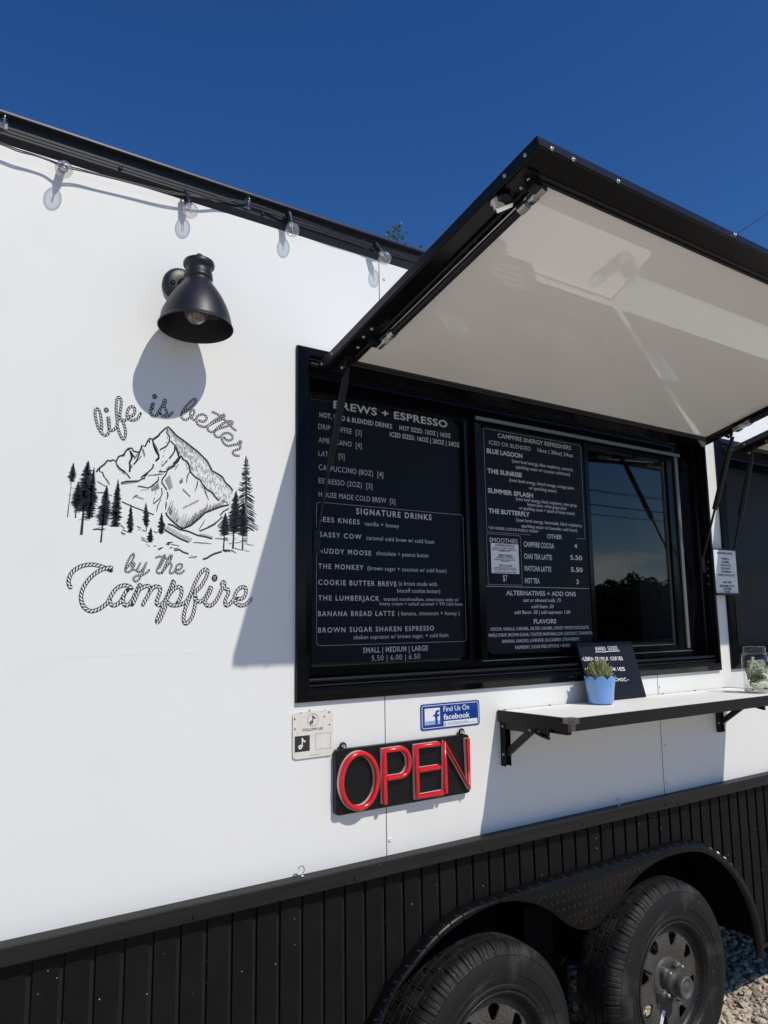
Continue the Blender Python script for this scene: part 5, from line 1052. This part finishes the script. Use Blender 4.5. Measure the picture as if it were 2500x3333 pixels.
# tip jar with bank notes
jc = V((2.926, -.222, SZ)); jr = empty('mason_jar', jc, 'clear glass mason jar with threaded neck at the right end of the shelf', 'jar')
b = MB()
jp = [(.036,.002),(.043,.003),(.047,.008),(.0485,.020),(.0470,.050),(.0465,.062),(.0480,.075),(.0490,.095),(.0490,.128),(.0465,.140),(.0425,.147),(.0415,.151),(.0440,.1525),(.0440,.1545),(.0405,.1565),(.0400,.160),(.0415,.1615),(.0400,.1635),(.0400,.1670),(.0415,.1685),(.0400,.1705),(.0398,.175),(.0385,.177),(.0365,.176)]
SG = 64; vs = []
for j, (r, h) in enumerate(jp):
    for k in range(SG):
        a = 2*pi*k/SG; sq = (abs(cos(a))**5 + abs(sin(a))**5)**(-1/5) if 2 <= j <= 9 else 1; vs.append((jc.x + r*(1+(sq-1)*.55)*cos(a+.5), jc.y + r*(1+(sq-1)*.55)*sin(a+.5), jc.z + h))
b.add(vs, [(j*SG+k, j*SG+(k+1) % SG, (j+1)*SG+(k+1) % SG, (j+1)*SG+k) for j in range(len(jp)-1) for k in range(SG)], True); b.build('glass_body', M['jar'], jr)
MB().lathe([(0,.006),(.030,.0045),(.040,.006),(.0435,.012),(.0445,.03)], jc, (0,0,1), 40).build('glass_base', M['jar'], jr)
def bill(c, a, tl, roll, wd, ln, m_, lab):
    # a crumpled, curled bank note
    c = V(c); mb = MB(); nu, nv = 14, 6; X = V((cos(a), sin(a), 0)); Z = V((-sin(a)*sin(tl), cos(a)*sin(tl), cos(tl))); Yv = Z.cross(X); vs = []
    for i in range(nu):
        for j in range(nv):
            u, v = i/(nu-1)-.5, j/(nv-1)-.5; th = u*roll; R = ln/max(roll, .2)
            p = c + X*(R*sin(th)) + Yv*(R*(1-cos(th)) + .003*sin(u*9+v*5)) + Z*(v*wd)
            q = p - jc; rad = hypot(q.x, q.y); 
            if rad > .0415: p = V((jc.x + q.x*.0415/rad, jc.y + q.y*.0415/rad, p.z))
            p.z = min(max(p.z, jc.z+.009), jc.z+.143); vs.append(p)
    mb.add(vs, [(i*nv+j, (i+1)*nv+j, (i+1)*nv+j+1, i*nv+j+1) for i in range(nu-1) for j in range(nv-1)], True)
    o = mb.build('banknote', m_); s_ = o.modifiers.new('thick', 'SOLIDIFY'); s_.thickness = .0004
    tag(o, lab, 'banknote', 'banknotes in the jar')
bill(jc + V((-.006,-.018,.100)), -.5, .3, 1.5, .052, .085, M['note_green'], 'folded green banknote standing upright high in the jar')
bill(jc + V((-.012,.004,.105)), .5, -.25, 1.2, .060, .075, M['note_cream'], 'cream edged banknote behind the upright green one in the jar')
bill(jc + V((.014,-.012,.055)), -.9, 1.1, 2.0, .050, .09, M['note_green'], 'crumpled banknote lying flat across the middle of the jar')
bill(jc + V((-.006,-.006,.036)), .4, 1.25, 1.8, .055, .09, M['note_cream'], 'pale crumpled banknote near the bottom of the jar')
bill(jc + V((.012,.010,.074)), 1.6, .5, 1.4, .05, .08, M['note_green'], 'green banknote pressed to the back of the jar')
bill(jc + V((.004,-.010,.018)), 2.4, 1.35, 1.2, .06, .085, M['note_green'], 'lowest flattened banknote on the floor of the jar')

# cup hooks on the ledge
for px, py, lab, mt_ in ((985, 2838, 'bright silver cup hook screwed into the ledge at the left', M['chrome']), (2015, 2612, 'cup hook in the shade of the shelf', M['steel'])):
    p = W(px, py, -.022); z_ = zz(-.651); b = MB()
    b.lathe([(.0045, 0), (.005, .0015), (.002, .003), (.0015, .01)], (p.x, -.022, z_), (0,0,1), 12)
    b.tube([(p.x, -.022, z_)] + [(p.x - .0, -.022 + .0, z_+.008)] + [(p.x + .009*cos(t) - .004, -.022, z_+.018 + .010*sin(t)) for t in [radians(-50+22*k) for k in range(11)]], .0016, 8)
    tag(b.build('cup_hook', mt_), lab, 'hook', 'cup hooks on the ledge')
